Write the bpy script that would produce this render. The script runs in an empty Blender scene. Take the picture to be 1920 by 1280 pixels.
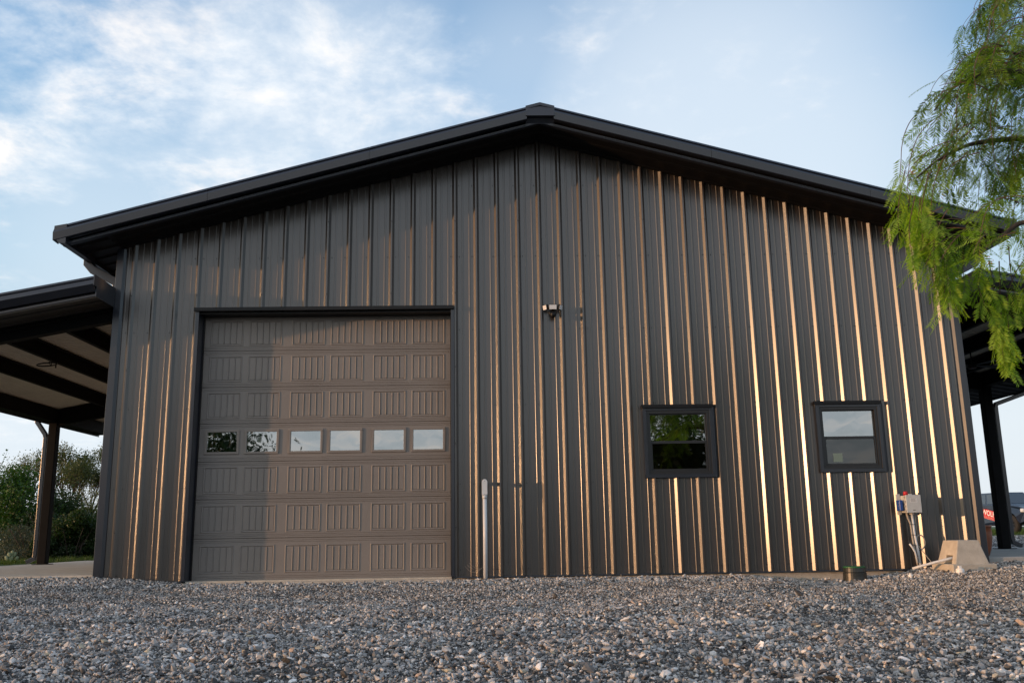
import bpy, math, random
import numpy as np
from mathutils import Vector, Matrix, noise as mnoise
R = math.radians
rnd = random.Random(7)
npr = np.random.default_rng(11)
sc = bpy.context.scene
col = sc.collection

# ------------------------------------------------------------------ camera
cam_d = bpy.data.cameras.new('camera'); cam = bpy.data.objects.new('camera', cam_d); col.objects.link(cam)
sc.camera = cam
PITCH, YAW, ROLL = 0.2094637686, 0.0293063637, -0.0167607636
cam_d.sensor_width = 36; cam_d.lens = 1700 / 1920 * 36; cam_d.clip_start = 0.05; cam_d.clip_end = 3000
cp, sp, cy, sy, cr, sr = math.cos(PITCH), math.sin(PITCH), math.cos(YAW), math.sin(YAW), math.cos(ROLL), math.sin(ROLL)
fw = Vector((sy * cp, cy * cp, sp)); rt = Vector((cy, -sy, 0)); up = rt.cross(fw)
r2 = cr * rt + sr * up; u2 = -sr * rt + cr * up
M = Matrix.Identity(4)
for i in range(3):
    M[i][0], M[i][1], M[i][2] = r2[i], u2[i], -fw[i]
M[0][3], M[1][3], M[2][3] = 0.154137, -12.579819, 0.512654
cam.matrix_world = M

# ------------------------------------------------------------------ sun, sky, exposure
SUN_AZ = 15.0      # degrees the light leans towards the wall, coming from the left
SUN_EL = 4.0
to_sun = Vector((-math.cos(R(SUN_AZ)) * math.cos(R(SUN_EL)), -math.sin(R(SUN_AZ)) * math.cos(R(SUN_EL)), math.sin(R(SUN_EL))))
sun_d = bpy.data.lights.new('sun', 'SUN'); sun_d.energy = 2.0; sun_d.angle = R(0.7); sun_d.color = (1.0, 0.54, 0.26)
sun = bpy.data.objects.new('sun', sun_d); col.objects.link(sun)
sun.rotation_euler = to_sun.to_track_quat('Z', 'Y').to_euler(); sun.location = to_sun * 40

world = bpy.data.worlds.new('World'); sc.world = world; world.use_nodes = True
wt = world.node_tree; wt.nodes.clear()
def N(t, typ, **kw):
    n = t.nodes.new(typ)
    for k, v in kw.items():
        if k == 'inp':
            for kk, vv in v.items(): n.inputs[kk].default_value = vv
        else: setattr(n, k, v)
    return n
def L(t, a, b): t.links.new(a, b)
def math_n(t, op, a, b=None, clamp=False):
    n = t.nodes.new('ShaderNodeMath'); n.operation = op; n.use_clamp = clamp
    for i, v in enumerate((a, b)):
        if v is None: continue
        if isinstance(v, (int, float)): n.inputs[i].default_value = v
        else: t.links.new(v, n.inputs[i])
    return n.outputs[0]
def ramp(t, fac, stops, interp='LINEAR'):
    n = t.nodes.new('ShaderNodeValToRGB'); cr_ = n.color_ramp; cr_.interpolation = interp
    while len(cr_.elements) > 1: cr_.elements.remove(cr_.elements[-1])
    for i, (p, c) in enumerate(stops):
        e = cr_.elements[0] if i == 0 else cr_.elements.new(p)
        e.position = p; e.color = c if len(c) == 4 else (*c, 1)
    if fac is not None: t.links.new(fac, n.inputs[0])
    return n.outputs[0]
def mixc(t, fac, a, b, mode='MIX'):
    n = t.nodes.new('ShaderNodeMix'); n.data_type = 'RGBA'; n.blend_type = mode
    for s, v in ((n.inputs[0], fac), (n.inputs[6], a), (n.inputs[7], b)):
        if isinstance(v, (int, float)): s.default_value = v
        elif isinstance(v, tuple): s.default_value = v if len(v) == 4 else (*v, 1)
        else: t.links.new(v, s)
    return n.outputs[2]

sky = N(wt, 'ShaderNodeTexSky', sky_type='NISHITA', sun_disc=False, sun_elevation=R(SUN_EL), altitude=50, air_density=1.0, dust_density=0.6, ozone_density=2.0)
sky.sun_rotation = math.atan2(to_sun.x, to_sun.y)
tc = N(wt, 'ShaderNodeTexCoord')
sep = N(wt, 'ShaderNodeSeparateXYZ'); L(wt, tc.outputs['Generated'], sep.inputs[0])
zc = math_n(wt, 'MAXIMUM', sep.outputs[2], 0.0)
den = math_n(wt, 'ADD', zc, 0.16)
px_ = math_n(wt, 'DIVIDE', sep.outputs[0], den); py_ = math_n(wt, 'DIVIDE', sep.outputs[1], den)
cmb = N(wt, 'ShaderNodeCombineXYZ'); L(wt, px_, cmb.inputs[0]); L(wt, py_, cmb.inputs[1])
def wnoise(scale, det, rough, off, dist=0.0, sx=1.0, sy_=1.0):
    mp = N(wt, 'ShaderNodeMapping'); mp.inputs['Location'].default_value = off; mp.inputs['Scale'].default_value = (sx, sy_, 1)
    L(wt, cmb.outputs[0], mp.inputs[0])
    n = N(wt, 'ShaderNodeTexNoise', inp={'Scale': scale, 'Detail': det, 'Roughness': rough, 'Distortion': dist}); L(wt, mp.outputs[0], n.inputs['Vector'])
    return n.outputs['Fac']
# clear-air colour: the Nishita sky, paled by thin high haze
skyc = mixc(wt, 1.0, sky.outputs[0], (0.085, 0.085, 0.085), 'MULTIPLY')
elev = ramp(wt, zc, [(0.0, (0.44, 0.45, 0.45)), (0.10, (0.43, 0.48, 0.51)), (0.28, (0.31, 0.425, 0.52)), (0.46, (0.165, 0.29, 0.45)), (0.62, (0.20, 0.28, 0.40)), (1.0, (0.19, 0.245, 0.34))])
base = mixc(wt, 0.86, skyc, elev)
# broad cloud banks, mid and fine puffs
def blob(cx, cy_, cz, inner, outer):
    v = Vector((cx, cy_, cz)).normalized()
    d = N(wt, 'ShaderNodeVectorMath', operation='DOT_PRODUCT'); L(wt, tc.outputs['Generated'], d.inputs[0]); d.inputs[1].default_value = v
    mr = N(wt, 'ShaderNodeMapRange', interpolation_type='SMOOTHSTEP'); L(wt, d.outputs['Value'], mr.inputs[0])
    mr.inputs[1].default_value = math.cos(R(outer)); mr.inputs[2].default_value = math.cos(R(inner))
    return mr.outputs[0]
def vdir(px, py):   # direction of a spot of sky, from the lens angles
    return (fw.normalized() * 1.0 + r2 * ((px - 960) / 1700) + u2 * ((640 - py) / 1700))
big = wnoise(1.1, 4, 0.5, (3.1, 1.7, 0), 0.3)
mid = wnoise(4.5, 6, 0.62, (0.4, 5.2, 0), 0.25)
fine = wnoise(17, 5, 0.6, (7.4, 2.2, 0), 0.2)
bank = None
for (bx, by, i_, o_, w_) in [(60, 190, 1, 9, 1.0), (300, 190, 1, 9, 0.9), (520, 180, 2, 10, 1.0), (720, 190, 2, 10, 0.85), (560, 300, 1, 7, 0.6), (1250, 260, 2, 16, 0.50), (1560, 240, 2, 14, 0.42), (330, 260, 1, 6, .5), (60, 870, 1, 9, 0.6), (-500, 420, 3, 22, .6), (2600, 300, 3, 22, .5)]:
    v = vdir(bx, by); b = math_n(wt, 'MULTIPLY', blob(v.x, v.y, v.z, i_, o_), w_)
    bank = b if bank is None else math_n(wt, 'MAXIMUM', bank, b)
behind = ramp(wt, math_n(wt, 'MULTIPLY', sep.outputs[1], -1.0), [(0.26, (0, 0, 0)), (0.60, (0.98, 0.98, 0.98))])
bank = math_n(wt, 'MAXIMUM', bank, behind)
tex = math_n(wt, 'ADD', math_n(wt, 'MULTIPLY', big, 0.35), math_n(wt, 'ADD', math_n(wt, 'MULTIPLY', mid, 1.0), math_n(wt, 'MULTIPLY', fine, 0.40)))
dens = math_n(wt, 'ADD', math_n(wt, 'MULTIPLY', bank, 0.62), math_n(wt, 'SUBTRACT', tex, 1.045))
mr = N(wt, 'ShaderNodeMapRange', interpolation_type='SMOOTHSTEP'); L(wt, dens, mr.inputs[0]); mr.inputs[1].default_value = 0.10; mr.inputs[2].default_value = 0.62
cov = math_n(wt, 'MULTIPLY', mr.outputs[0], 0.82)
ccol = ramp(wt, mid, [(0.35, (0.46, 0.50, 0.545)), (0.50, (0.54, 0.56, 0.58)), (0.66, (0.66, 0.62, 0.585))])
hz = None
for (bx, by, i_, o_, w_) in [(1350, 330, 2, 17, 0.72), (1000, 200, 1, 8, 0.3), (250, 420, 1, 9, .35), (600, 250, 2, 12, .45), (1750, 950, 2, 14, .6), (60, 850, 1, 10, .7)]:
    v = vdir(bx, by); b = math_n(wt, 'MULTIPLY', blob(v.x, v.y, v.z, i_, o_), w_)
    hz = b if hz is None else math_n(wt, 'MAXIMUM', hz, b)
base = mixc(wt, hz, base, mixc(wt, big, (0.42, 0.48, 0.54), (0.50, 0.53, 0.56)))
cl = mixc(wt, cov, base, ccol)
# a few low, darker puffs near the horizon behind the camera and on the left
# pale golden glow of the low sun in thin cloud
g1 = blob(to_sun.x, to_sun.y, to_sun.z + .05, 2, 34); g2 = blob(to_sun.x, to_sun.y, to_sun.z + .1, 4, 52)
cl = mixc(wt, math_n(wt, 'MULTIPLY', g2, .75), cl, (0.74, 0.69, 0.62)); cl = mixc(wt, math_n(wt, 'MULTIPLY', g1, .9), cl, (1.7, 1.35, 0.95))
bg = N(wt, 'ShaderNodeBackground', inp={'Strength': 1.18}); L(wt, cl, bg.inputs[0])
wo = N(wt, 'ShaderNodeOutputWorld'); L(wt, bg.outputs[0], wo.inputs[0])

vs = sc.view_settings; vs.view_transform = 'Standard'; vs.look = 'None'; vs.exposure = 0.64; vs.gamma = 1.0; vs.use_curve_mapping = False
sc.cycles.max_bounces = 6; sc.cycles.transparent_max_bounces = 12; sc.cycles.sample_clamp_indirect = 6

# ------------------------------------------------------------------ object helpers
class MB:
    def __init__(s): s.v = []; s.f = []; s.m = []
    def quad(s, a, b, c, d, m=0):
        n = len(s.v); s.v += [tuple(a), tuple(b), tuple(c), tuple(d)]; s.f.append((n, n + 1, n + 2, n + 3)); s.m.append(m)
    def tri(s, a, b, c, m=0):
        n = len(s.v); s.v += [tuple(a), tuple(b), tuple(c)]; s.f.append((n, n + 1, n + 2)); s.m.append(m)
    def poly(s, pts, m=0):
        n = len(s.v); s.v += [tuple(p) for p in pts]; s.f.append(tuple(range(n, n + len(pts)))); s.m.append(m)
    def add(s, vs_, fs, m=0):
        n = len(s.v); s.v += [tuple(p) for p in vs_]
        for f in fs: s.f.append(tuple(n + i for i in f)); s.m.append(m)
    def box(s, x0, x1, y0, y1, z0, z1, m=0, bev=0.0):
        if bev <= 0:
            V = [(x, y, z) for z in (z0, z1) for y in (y0, y1) for x in (x0, x1)]
            s.add(V, [(0, 2, 3, 1), (4, 5, 7, 6), (0, 1, 5, 4), (2, 6, 7, 3), (0, 4, 6, 2), (1, 3, 7, 5)], m)
        else:
            b = bev; P = {}
            V = []
            for xi, x in enumerate((x0, x1)):
                for yi, y in enumerate((y0, y1)):
                    for zi, z in enumerate((z0, z1)):
                        sx = b if xi == 0 else -b; sy_ = b if yi == 0 else -b; sz = b if zi == 0 else -b
                        P[xi, yi, zi] = len(V)
                        V += [(x, y + sy_, z + sz), (x + sx, y, z + sz), (x + sx, y + sy_, z)]
            F = []
            g = lambda x, y, z, k: P[x, y, z] + k
            F += [(g(0,0,0,0), g(0,0,1,0), g(0,1,1,0), g(0,1,0,0)), (g(1,0,0,0), g(1,1,0,0), g(1,1,1,0), g(1,0,1,0)),
                  (g(0,0,0,1), g(1,0,0,1), g(1,0,1,1), g(0,0,1,1)), (g(0,1,0,1), g(0,1,1,1), g(1,1,1,1), g(1,1,0,1)),
                  (g(0,0,0,2), g(0,1,0,2), g(1,1,0,2), g(1,0,0,2)), (g(0,0,1,2), g(1,0,1,2), g(1,1,1,2), g(0,1,1,2))]
            for a in (0, 1):
                for c in (0, 1):
                    F.append((g(a, c, 0, 0), g(a, c, 1, 0), g(a, c, 1, 1), g(a, c, 0, 1)))
                    F.append((g(a, 0, c, 0), g(a, 1, c, 0), g(a, 1, c, 2), g(a, 0, c, 2)))
                    F.append((g(0, a, c, 1), g(1, a, c, 1), g(1, a, c, 2), g(0, a, c, 2)))
                    for e in (0, 1): F.append((g(a, c, e, 0), g(a, c, e, 1), g(a, c, e, 2)))
            s.add(V, F, m)
    def prism(s, prof, a, b, axis=1, m=0, cap=True):
        """prof: 2-D polygon (counter-clockwise) extruded from a to b along an axis"""
        def P(p, t):
            if axis == 1: return (p[0], t, p[1])
            if axis == 0: return (t, p[0], p[1])
            return (p[0], p[1], t)
        n = len(prof); V = [P(p, a) for p in prof] + [P(p, b) for p in prof]
        F = [(i, (i + 1) % n, n + (i + 1) % n, n + i) for i in range(n)]
        if cap: F += [tuple(range(n))[::-1], tuple(range(n, 2 * n))]
        s.add(V, F, m)
    def tube(s, pts, r, n=10, m=0, cap=True, r_end=None):
        pts = [Vector(p) for p in pts]; rings = []
        if isinstance(r, (int, float)):
            r = [r] * len(pts) if r_end is None else [r + (r_end - r) * i / (len(pts) - 1) for i in range(len(pts))]
        prev = None
        for i, p in enumerate(pts):
            d = (pts[min(i + 1, len(pts) - 1)] - pts[max(i - 1, 0)]).normalized()
            if prev is None:
                a = d.orthogonal().normalized()
            else:
                a = prev - d * prev.dot(d)
                a = a.normalized() if a.length > 1e-6 else d.orthogonal().normalized()
            prev = a; b = d.cross(a)
            rings.append([p + (a * math.cos(2 * math.pi * k / n) + b * math.sin(2 * math.pi * k / n)) * r[i] for k in range(n)])
        V = [q for rg in rings for q in rg]; F = []
        for i in range(len(pts) - 1):
            for k in range(n):
                F.append((i * n + k, i * n + (k + 1) % n, (i + 1) * n + (k + 1) % n, (i + 1) * n + k))
        if cap: F += [tuple(range(n))[::-1], tuple(range((len(pts) - 1) * n, len(pts) * n))]
        s.add(V, F, m)
    def lathe(s, prof, c, n=24, m=0, axis='Z'):
        V = []; F = []
        for (r, z) in prof:
            for k in range(n):
                a = 2 * math.pi * k / n
                if axis == 'Z': V.append((c[0] + r * math.cos(a), c[1] + r * math.sin(a), c[2] + z))
                elif axis == 'Y': V.append((c[0] + r * math.cos(a), c[1] + z, c[2] + r * math.sin(a)))
                else: V.append((c[0] + z, c[1] + r * math.cos(a), c[2] + r * math.sin(a)))
        for i in range(len(prof) - 1):
            for k in range(n):
                F.append((i * n + k, i * n + (k + 1) % n, (i + 1) * n + (k + 1) % n, (i + 1) * n + k))
        s.add(V, F, m)
    def xform(s, fn): s.v = [tuple(fn(Vector(p))) for p in s.v]; return s

def wloc(o):
    p = Vector((0, 0, 0))
    while o is not None: p += o.location; o = o.parent
    return p
def build(name, mb, mats, parent=None, label=None, cat=None, group=None, kind=None, smooth=False, org=None, offset=None):
    me = bpy.data.meshes.new(name)
    base = wloc(parent) if parent else Vector(org or (0, 0, 0))
    me.from_pydata([(v[0] - base.x, v[1] - base.y, v[2] - base.z) for v in mb.v], [], mb.f)
    if not isinstance(mats, (list, tuple)): mats = [mats]
    for m in mats: me.materials.append(m)
    if len(mats) > 1: me.polygons.foreach_set('material_index', mb.m)
    if smooth: me.polygons.foreach_set('use_smooth', [True] * len(me.polygons))
    o = bpy.data.objects.new(name, me); col.objects.link(o)
    if parent: o.parent = parent
    else: o.location = base
    tag(o, label, cat, group, kind); return o
def tag(o, label=None, cat=None, group=None, kind=None):
    if label: o['label'] = label
    if cat: o['category'] = cat
    if group: o['group'] = group
    if kind: o['kind'] = kind
    return o
def empty(name, loc, label, cat, group=None):
    o = bpy.data.objects.new(name, None); col.objects.link(o); o.location = loc; o.empty_display_size = .2
    return tag(o, label, cat, group)
def copy_part(o, parent, delta):
    c = o.copy(); col.objects.link(c); c.parent = parent; c.location = o.location + Vector(delta); return c
def weld(o, dist=1e-4, bevel=0.0, seg=2, sharp=40):
    """merge doubles; optional small bevel as a modifier"""
    import bmesh
    bm = bmesh.new(); bm.from_mesh(o.data); bmesh.ops.remove_doubles(bm, verts=bm.verts, dist=dist); bmesh.ops.recalc_face_normals(bm, faces=bm.faces)
    bm.to_mesh(o.data); bm.free()
    if bevel > 0:
        m = o.modifiers.new('bevel', 'BEVEL'); m.width = bevel; m.segments = seg; m.limit_method = 'ANGLE'; m.angle_limit = R(sharp)
    return o

# ------------------------------------------------------------------ materials
def mat(name, color, rough=0.5, metallic=0.0, spec=0.5, coat=0.0, coat_rough=0.1, var=0.0, var_scale=3.0, bump=0.0, bump_scale=40.0, rough_var=0.0, stretch=(1, 1, 1), dirt=0.0, dirt_col=(0.12, 0.09, 0.06), obj_var=0.0):
    m = bpy.data.materials.new(name); m.use_nodes = True; t = m.node_tree; b = t.nodes['Principled BSDF']
    b.inputs['Base Color'].default_value = (*color, 1); b.inputs['Roughness'].default_value = rough; b.inputs['Metallic'].default_value = metallic
    b.inputs['Specular IOR Level'].default_value = spec; b.inputs['Coat Weight'].default_value = coat; b.inputs['Coat Roughness'].default_value = coat_rough
    c = None
    geo = N(t, 'ShaderNodeNewGeometry'); mp = N(t, 'ShaderNodeMapping'); mp.inputs['Scale'].default_value = stretch; L(t, geo.outputs['Position'], mp.inputs[0])
    if var > 0 or rough_var > 0 or dirt > 0:
        n = N(t, 'ShaderNodeTexNoise', inp={'Scale': var_scale, 'Detail': 6, 'Roughness': 0.6}); L(t, mp.outputs[0], n.inputs['Vector'])
        if var > 0:
            lo = tuple(max(0, x * (1 - var)) for x in color); hi = tuple(min(1, x * (1 + var)) for x in color)
            c = ramp(t, n.outputs['Fac'], [(0.3, lo), (0.7, hi)])
        if rough_var > 0:
            mr_ = N(t, 'ShaderNodeMapRange'); L(t, n.outputs['Fac'], mr_.inputs[0]); mr_.inputs[1].default_value = .3; mr_.inputs[2].default_value = .7
            mr_.inputs[3].default_value = max(0.02, rough - rough_var); mr_.inputs[4].default_value = rough + rough_var; L(t, mr_.outputs[0], b.inputs['Roughness'])
    if dirt > 0:
        n3 = N(t, 'ShaderNodeTexNoise', inp={'Scale': 9.0, 'Detail': 8, 'Roughness': 0.7}); L(t, geo.outputs['Position'], n3.inputs['Vector'])
        f = ramp(t, n3.outputs['Fac'], [(0.48, (0, 0, 0)), (0.75, (dirt, dirt, dirt))])
        c = mixc(t, f, c if c is not None else (*color, 1), (*dirt_col, 1))
    if obj_var > 0:
        oi = N(t, 'ShaderNodeObjectInfo'); f = math_n(t, 'ADD', math_n(t, 'MULTIPLY', oi.outputs['Random'], 2 * obj_var), 1 - obj_var)
        hv = N(t, 'ShaderNodeHueSaturation'); L(t, f, hv.inputs['Value'])
        if c is not None: L(t, c, hv.inputs['Color'])
        else: hv.inputs['Color'].default_value = (*color, 1)
        c = hv.outputs[0]
    if c is not None: L(t, c, b.inputs['Base Color'])
    if bump > 0:
        n2 = N(t, 'ShaderNodeTexNoise', inp={'Scale': bump_scale, 'Detail': 4, 'Roughness': 0.6}); L(t, mp.outputs[0], n2.inputs['Vector'])
        bp = N(t, 'ShaderNodeBump', inp={'Strength': 1.0, 'Distance': bump}); L(t, n2.outputs['Fac'], bp.inputs['Height']); L(t, bp.outputs[0], b.inputs['Normal'])
    return m

# satin bronze-black sheet steel: dirt near the bottom, long slow waves in the sheet
def wall_metal():
    m = mat('painted_steel_wall', (0.050, 0.044, 0.041), rough=0.38, spec=0.75, coat=0.85, coat_rough=0.24)
    t = m.node_tree; b = t.nodes['Principled BSDF']
    geo = N(t, 'ShaderNodeNewGeometry')
    mp = N(t, 'ShaderNodeMapping'); mp.inputs['Scale'].default_value = (3.0, 3.0, 0.35); L(t, geo.outputs['Position'], mp.inputs[0])
    n = N(t, 'ShaderNodeTexNoise', inp={'Scale': 1.0, 'Detail': 2, 'Roughness': 0.4}); L(t, mp.outputs[0], n.inputs['Vector'])
    oi = N(t, 'ShaderNodeObjectInfo')
    bp = N(t, 'ShaderNodeBump', inp={'Strength': 1.0, 'Distance': 0.010}); L(t, n.outputs['Fac'], bp.inputs['Height'])
    n2 = N(t, 'ShaderNodeTexNoise', inp={'Scale': 260.0, 'Detail': 2}); L(t, geo.outputs['Position'], n2.inputs['Vector'])
    bp2 = N(t, 'ShaderNodeBump', inp={'Strength': 0.25, 'Distance': 0.0006}); L(t, n2.outputs['Fac'], bp2.inputs['Height']); L(t, bp.outputs[0], bp2.inputs['Normal'])
    L(t, bp2.outputs[0], b.inputs['Normal'])
    # dust and drip streaks, heavier towards the ground (splash)
    mp3 = N(t, 'ShaderNodeMapping'); mp3.inputs['Scale'].default_value = (22, 22, 0.7); L(t, geo.outputs['Position'], mp3.inputs[0])
    n3 = N(t, 'ShaderNodeTexNoise', inp={'Scale': 1.0, 'Detail': 6, 'Roughness': 0.65}); L(t, mp3.outputs[0], n3.inputs['Vector'])
    n4 = N(t, 'ShaderNodeTexNoise', inp={'Scale': 30.0, 'Detail': 6, 'Roughness': 0.7}); L(t, geo.outputs['Position'], n4.inputs['Vector'])
    sp_ = N(t, 'ShaderNodeSeparateXYZ'); L(t, geo.outputs['Position'], sp_.inputs[0])
    low = N(t, 'ShaderNodeMapRange', interpolation_type='SMOOTHSTEP'); L(t, sp_.outputs[2], low.inputs[0]); low.inputs[1].default_value = 0.55; low.inputs[2].default_value = 0.0
    f1 = ramp(t, n3.outputs['Fac'], [(0.45, (0, 0, 0)), (0.8, (0.30, 0.30, 0.30))])
    f2 = math_n(t, 'MULTIPLY', low.outputs[0], ramp(t, n4.outputs['Fac'], [(0.42, (0, 0, 0)), (0.7, (0.45, 0.45, 0.45))]))
    fac = math_n(t, 'MAXIMUM', f1, f2)
    oc = math_n(t, 'ADD', math_n(t, 'MULTIPLY', oi.outputs['Random'], 0.16), 0.92)
    hv = N(t, 'ShaderNodeHueSaturation'); L(t, oc, hv.inputs['Value']); hv.inputs['Color'].default_value = (0.030, 0.0222, 0.0172, 1)
    L(t, mixc(t, fac, hv.outputs[0], (0.062, 0.050, 0.041, 1)), b.inputs['Base Color'])
    rr = math_n(t, 'ADD', math_n(t, 'MULTIPLY', fac, 0.30), 0.37); L(t, rr, b.inputs['Roughness'])
    return m
M_wall = wall_metal()
M_trim = mat('painted_steel_trim', (0.013, 0.017, 0.027), rough=0.35, spec=.5, coat=0.35, coat_rough=0.2, var=0.12, var_scale=2.5, bump=0.002, bump_scale=2.0, rough_var=0.05)
M_black = mat('black_painted_steel', (0.005, 0.005, 0.006), rough=0.45, spec=.3, var=0.2, var_scale=6)
M_soffit = mat('dark_soffit_steel', (0.006, 0.006, 0.0065), rough=0.5, spec=.25, var=0.15, var_scale=4)
M_beam = mat('black_structural_steel', (0.005, 0.005, 0.0055), rough=0.7, spec=.12, var=0.25, var_scale=7)
M_ceil = mat('cream_liner_steel', (0.54, 0.50, 0.42), rough=0.45, var=0.08, var_scale=2, dirt=0.25, dirt_col=(0.30, 0.26, 0.20))
M_screw = mat('dark_screw_heads', (0.008, 0.008, 0.008), rough=0.5)
M_frame = mat('black_window_vinyl', (0.014, 0.015, 0.017), rough=0.38, var=0.15, var_scale=12)
M_conc = mat('pale_concrete', (0.46, 0.42, 0.36), rough=0.85, var=0.16, var_scale=5, bump=0.004, bump_scale=60, dirt=0.4, dirt_col=(0.26, 0.22, 0.17))
M_slabR = mat('grey_concrete', (0.33, 0.33, 0.32), rough=0.85, var=0.14, var_scale=2.5, bump=0.003, bump_scale=50, dirt=0.35, dirt_col=(0.18, 0.17, 0.16))
M_pvc = mat('grey_pvc', (0.60, 0.63, 0.66), rough=0.35, var=0.05, var_scale=9, dirt=0.15)
M_white = mat('white_pvc', (0.78, 0.77, 0.75), rough=0.4, var=0.05, var_scale=20, dirt=0.2)
M_enc = mat('pale_grey_enclosure', (0.50, 0.51, 0.50), rough=0.5, var=0.05, var_scale=15, dirt=0.2)
M_red = mat('red_plastic', (0.50, 0.012, 0.02), rough=0.3)
M_blue = mat('blue_plastic', (0.012, 0.06, 0.28), rough=0.4)
M_wire = mat('grey_conduit', (0.34, 0.31, 0.27), rough=0.5, var=0.1, var_scale=20)
M_dark_inside = mat('dark_interior', (0.10, 0.075, 0.05), rough=0.8)

def door_mat():
    m = mat('embossed_door_steel', (0.198, 0.180, 0.166), rough=0.5, spec=0.4, var=0.07, var_scale=1.6)
    t = m.node_tree; b = t.nodes['Principled BSDF']; geo = N(t, 'ShaderNodeNewGeometry')
    mp = N(t, 'ShaderNodeMapping'); mp.inputs['Scale'].default_value = (60, 60, 150); L(t, geo.outputs['Position'], mp.inputs[0])
    n = N(t, 'ShaderNodeTexNoise', inp={'Scale': 1.0, 'Detail': 4, 'Roughness': 0.7}); L(t, mp.outputs[0], n.inputs['Vector'])
    bp = N(t, 'ShaderNodeBump', inp={'Strength': 0.5, 'Distance': 0.0016}); L(t, n.outputs['Fac'], bp.inputs['Height']); L(t, bp.outputs[0], b.inputs['Normal'])
    return m
M_door = door_mat()
M_doorframe = mat('door_window_frame', (0.20, 0.175, 0.155), rough=0.45)

def glass(name, refl=0.3, tint=(0.35, 0.33, 0.30), wav=0.00022):
    m = bpy.data.materials.new(name); m.use_nodes = True; t = m.node_tree; t.nodes.clear()
    out = N(t, 'ShaderNodeOutputMaterial'); mx = N(t, 'ShaderNodeMixShader'); tr = N(t, 'ShaderNodeBsdfTransparent'); gl = N(t, 'ShaderNodeBsdfGlossy', inp={'Roughness': 0.015})
    tr.inputs[0].default_value = (*tint, 1); gl.inputs[0].default_value = (0.95, 0.97, 0.97, 1)
    fr = N(t, 'ShaderNodeFresnel', inp={'IOR': 1.5}); f = math_n(t, 'ADD', fr.outputs[0], refl, True)
    geo = N(t, 'ShaderNodeNewGeometry'); n = N(t, 'ShaderNodeTexNoise', inp={'Scale': 3.5, 'Detail': 1}); L(t, geo.outputs['Position'], n.inputs['Vector'])
    bp = N(t, 'ShaderNodeBump', inp={'Strength': 1.0, 'Distance': wav * 4}); L(t, n.outputs['Fac'], bp.inputs['Height']); L(t, bp.outputs[0], gl.inputs['Normal'])
    L(t, f, mx.inputs[0]); L(t, tr.outputs[0], mx.inputs[1]); L(t, gl.outputs[0], mx.inputs[2]); L(t, mx.outputs[0], out.inputs[0])
    return m
M_glass = glass('coated_window_glass', 0.36)
M_screen = glass('window_glass_behind_insect_screen', 0.05, (0.30, 0.27, 0.23))
M_autoglass = glass('car_glass', 0.10, (0.12, 0.14, 0.14), 0.0)

# ------------------------------------------------------------------ ground
GX = [-14, -9, -5, -3.8, -2, .75, 3.6, 4.0, 4.36, 4.87, 5.4, 5.75, 6.0, 6.6, 8, 12]
GZ = [.05, .055, .045, -.06, -.085, -.075, -.085, -.125, -.165, -.16, -.13, -.085, -.035, .01, .06, .07]
def smooth_noise(x, y):
    return (0.012 * np.sin(x * 1.9 + 0.7 * y) * np.cos(y * 1.4 - 0.5 * x) + 0.008 * np.sin(x * 4.3 - y * 2.9 + 1) + 0.006 * np.cos(x * 7.1 + y * 5.7) + 0.02 * np.sin(0.55 * x + 2) * np.sin(0.8 * y + 1))
def ground_z(x, y):
    x = np.asarray(x, float); y = np.asarray(y, float)
    near = np.interp(x, GX, GZ)
    far_front = -0.105 - 0.05 * np.exp(-((x - 4.3) / 1.2) ** 2) + 0.07 * np.clip((x - 5.2) / 1.6, 0, 1)
    k = np.exp(-np.clip(-y, 0, 50) / 1.6)
    front = near * k + np.minimum(far_front, 0.0) * (1 - k)
    amp = np.clip(-y / 1.2, 0, 1) * np.clip((30 + y) / 10, 0, 1) * np.clip((14 - np.abs(x)) / 3, 0, 1)
    zf = front + smooth_noise(x, y) * amp
    back = np.where(x > 1, np.clip(0.05 + 0.13 * (x - 8) / 14, 0.05, 0.18), np.clip(0.05 - 0.02 * (-x - 9), -0.10, 0.05))
    b = np.clip(y / 1.0, 0, 1)
    z = np.where(y <= 0, zf, near * (1 - b) + back * b)
    inside = (x > -4.9) & (x < 6.8) & (y > 0.15) & (y < 15.2)
    z = np.where(inside, -0.25, z)
    slabs = ((x > -9.4) & (x < -5.0) & (y > 0.15) & (y < 15)) | ((x > 6.9) & (x < 10.8) & (y > 0.15) & (y < 15))
    return np.where(slabs, np.minimum(z, -0.12), z)
def axis_pts(lo, hi, near_lo, near_hi, step):
    a = list(np.arange(near_lo, near_hi + 1e-6, step)); s = step; x = near_hi
    while x < hi: s *= 1.25; x += s; a.append(min(x, hi))
    s = step; x = near_lo
    while x > lo: s *= 1.25; x -= s; a.insert(0, max(x, lo))
    return np.array(a)
def ground_mesh():
    xs = axis_pts(-900, 900, -11, 13, 0.10); ys = axis_pts(-500, 1500, -11, 1.2, 0.10)
    X, Y = np.meshgrid(xs, ys); Z = ground_z(X, Y)
    V = np.stack([X, Y, Z], -1).reshape(-1, 3); nx, ny = len(xs), len(ys)
    i = np.arange(ny - 1)[:, None] * nx + np.arange(nx - 1)[None, :]
    F = np.stack([i, i + 1, i + 1 + nx, i + nx], -1).reshape(-1, 4)
    me = bpy.data.meshes.new('ground'); me.vertices.add(len(V)); me.vertices.foreach_set('co', V.ravel())
    me.loops.add(F.size); me.loops.foreach_set('vertex_index', F.ravel().astype(np.int32))
    me.polygons.add(len(F)); me.polygons.foreach_set('loop_start', np.arange(0, F.size, 4, dtype=np.int32))
    me.update(calc_edges=True); me.polygons.foreach_set('use_smooth', np.ones(len(F), bool)); return me
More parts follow.
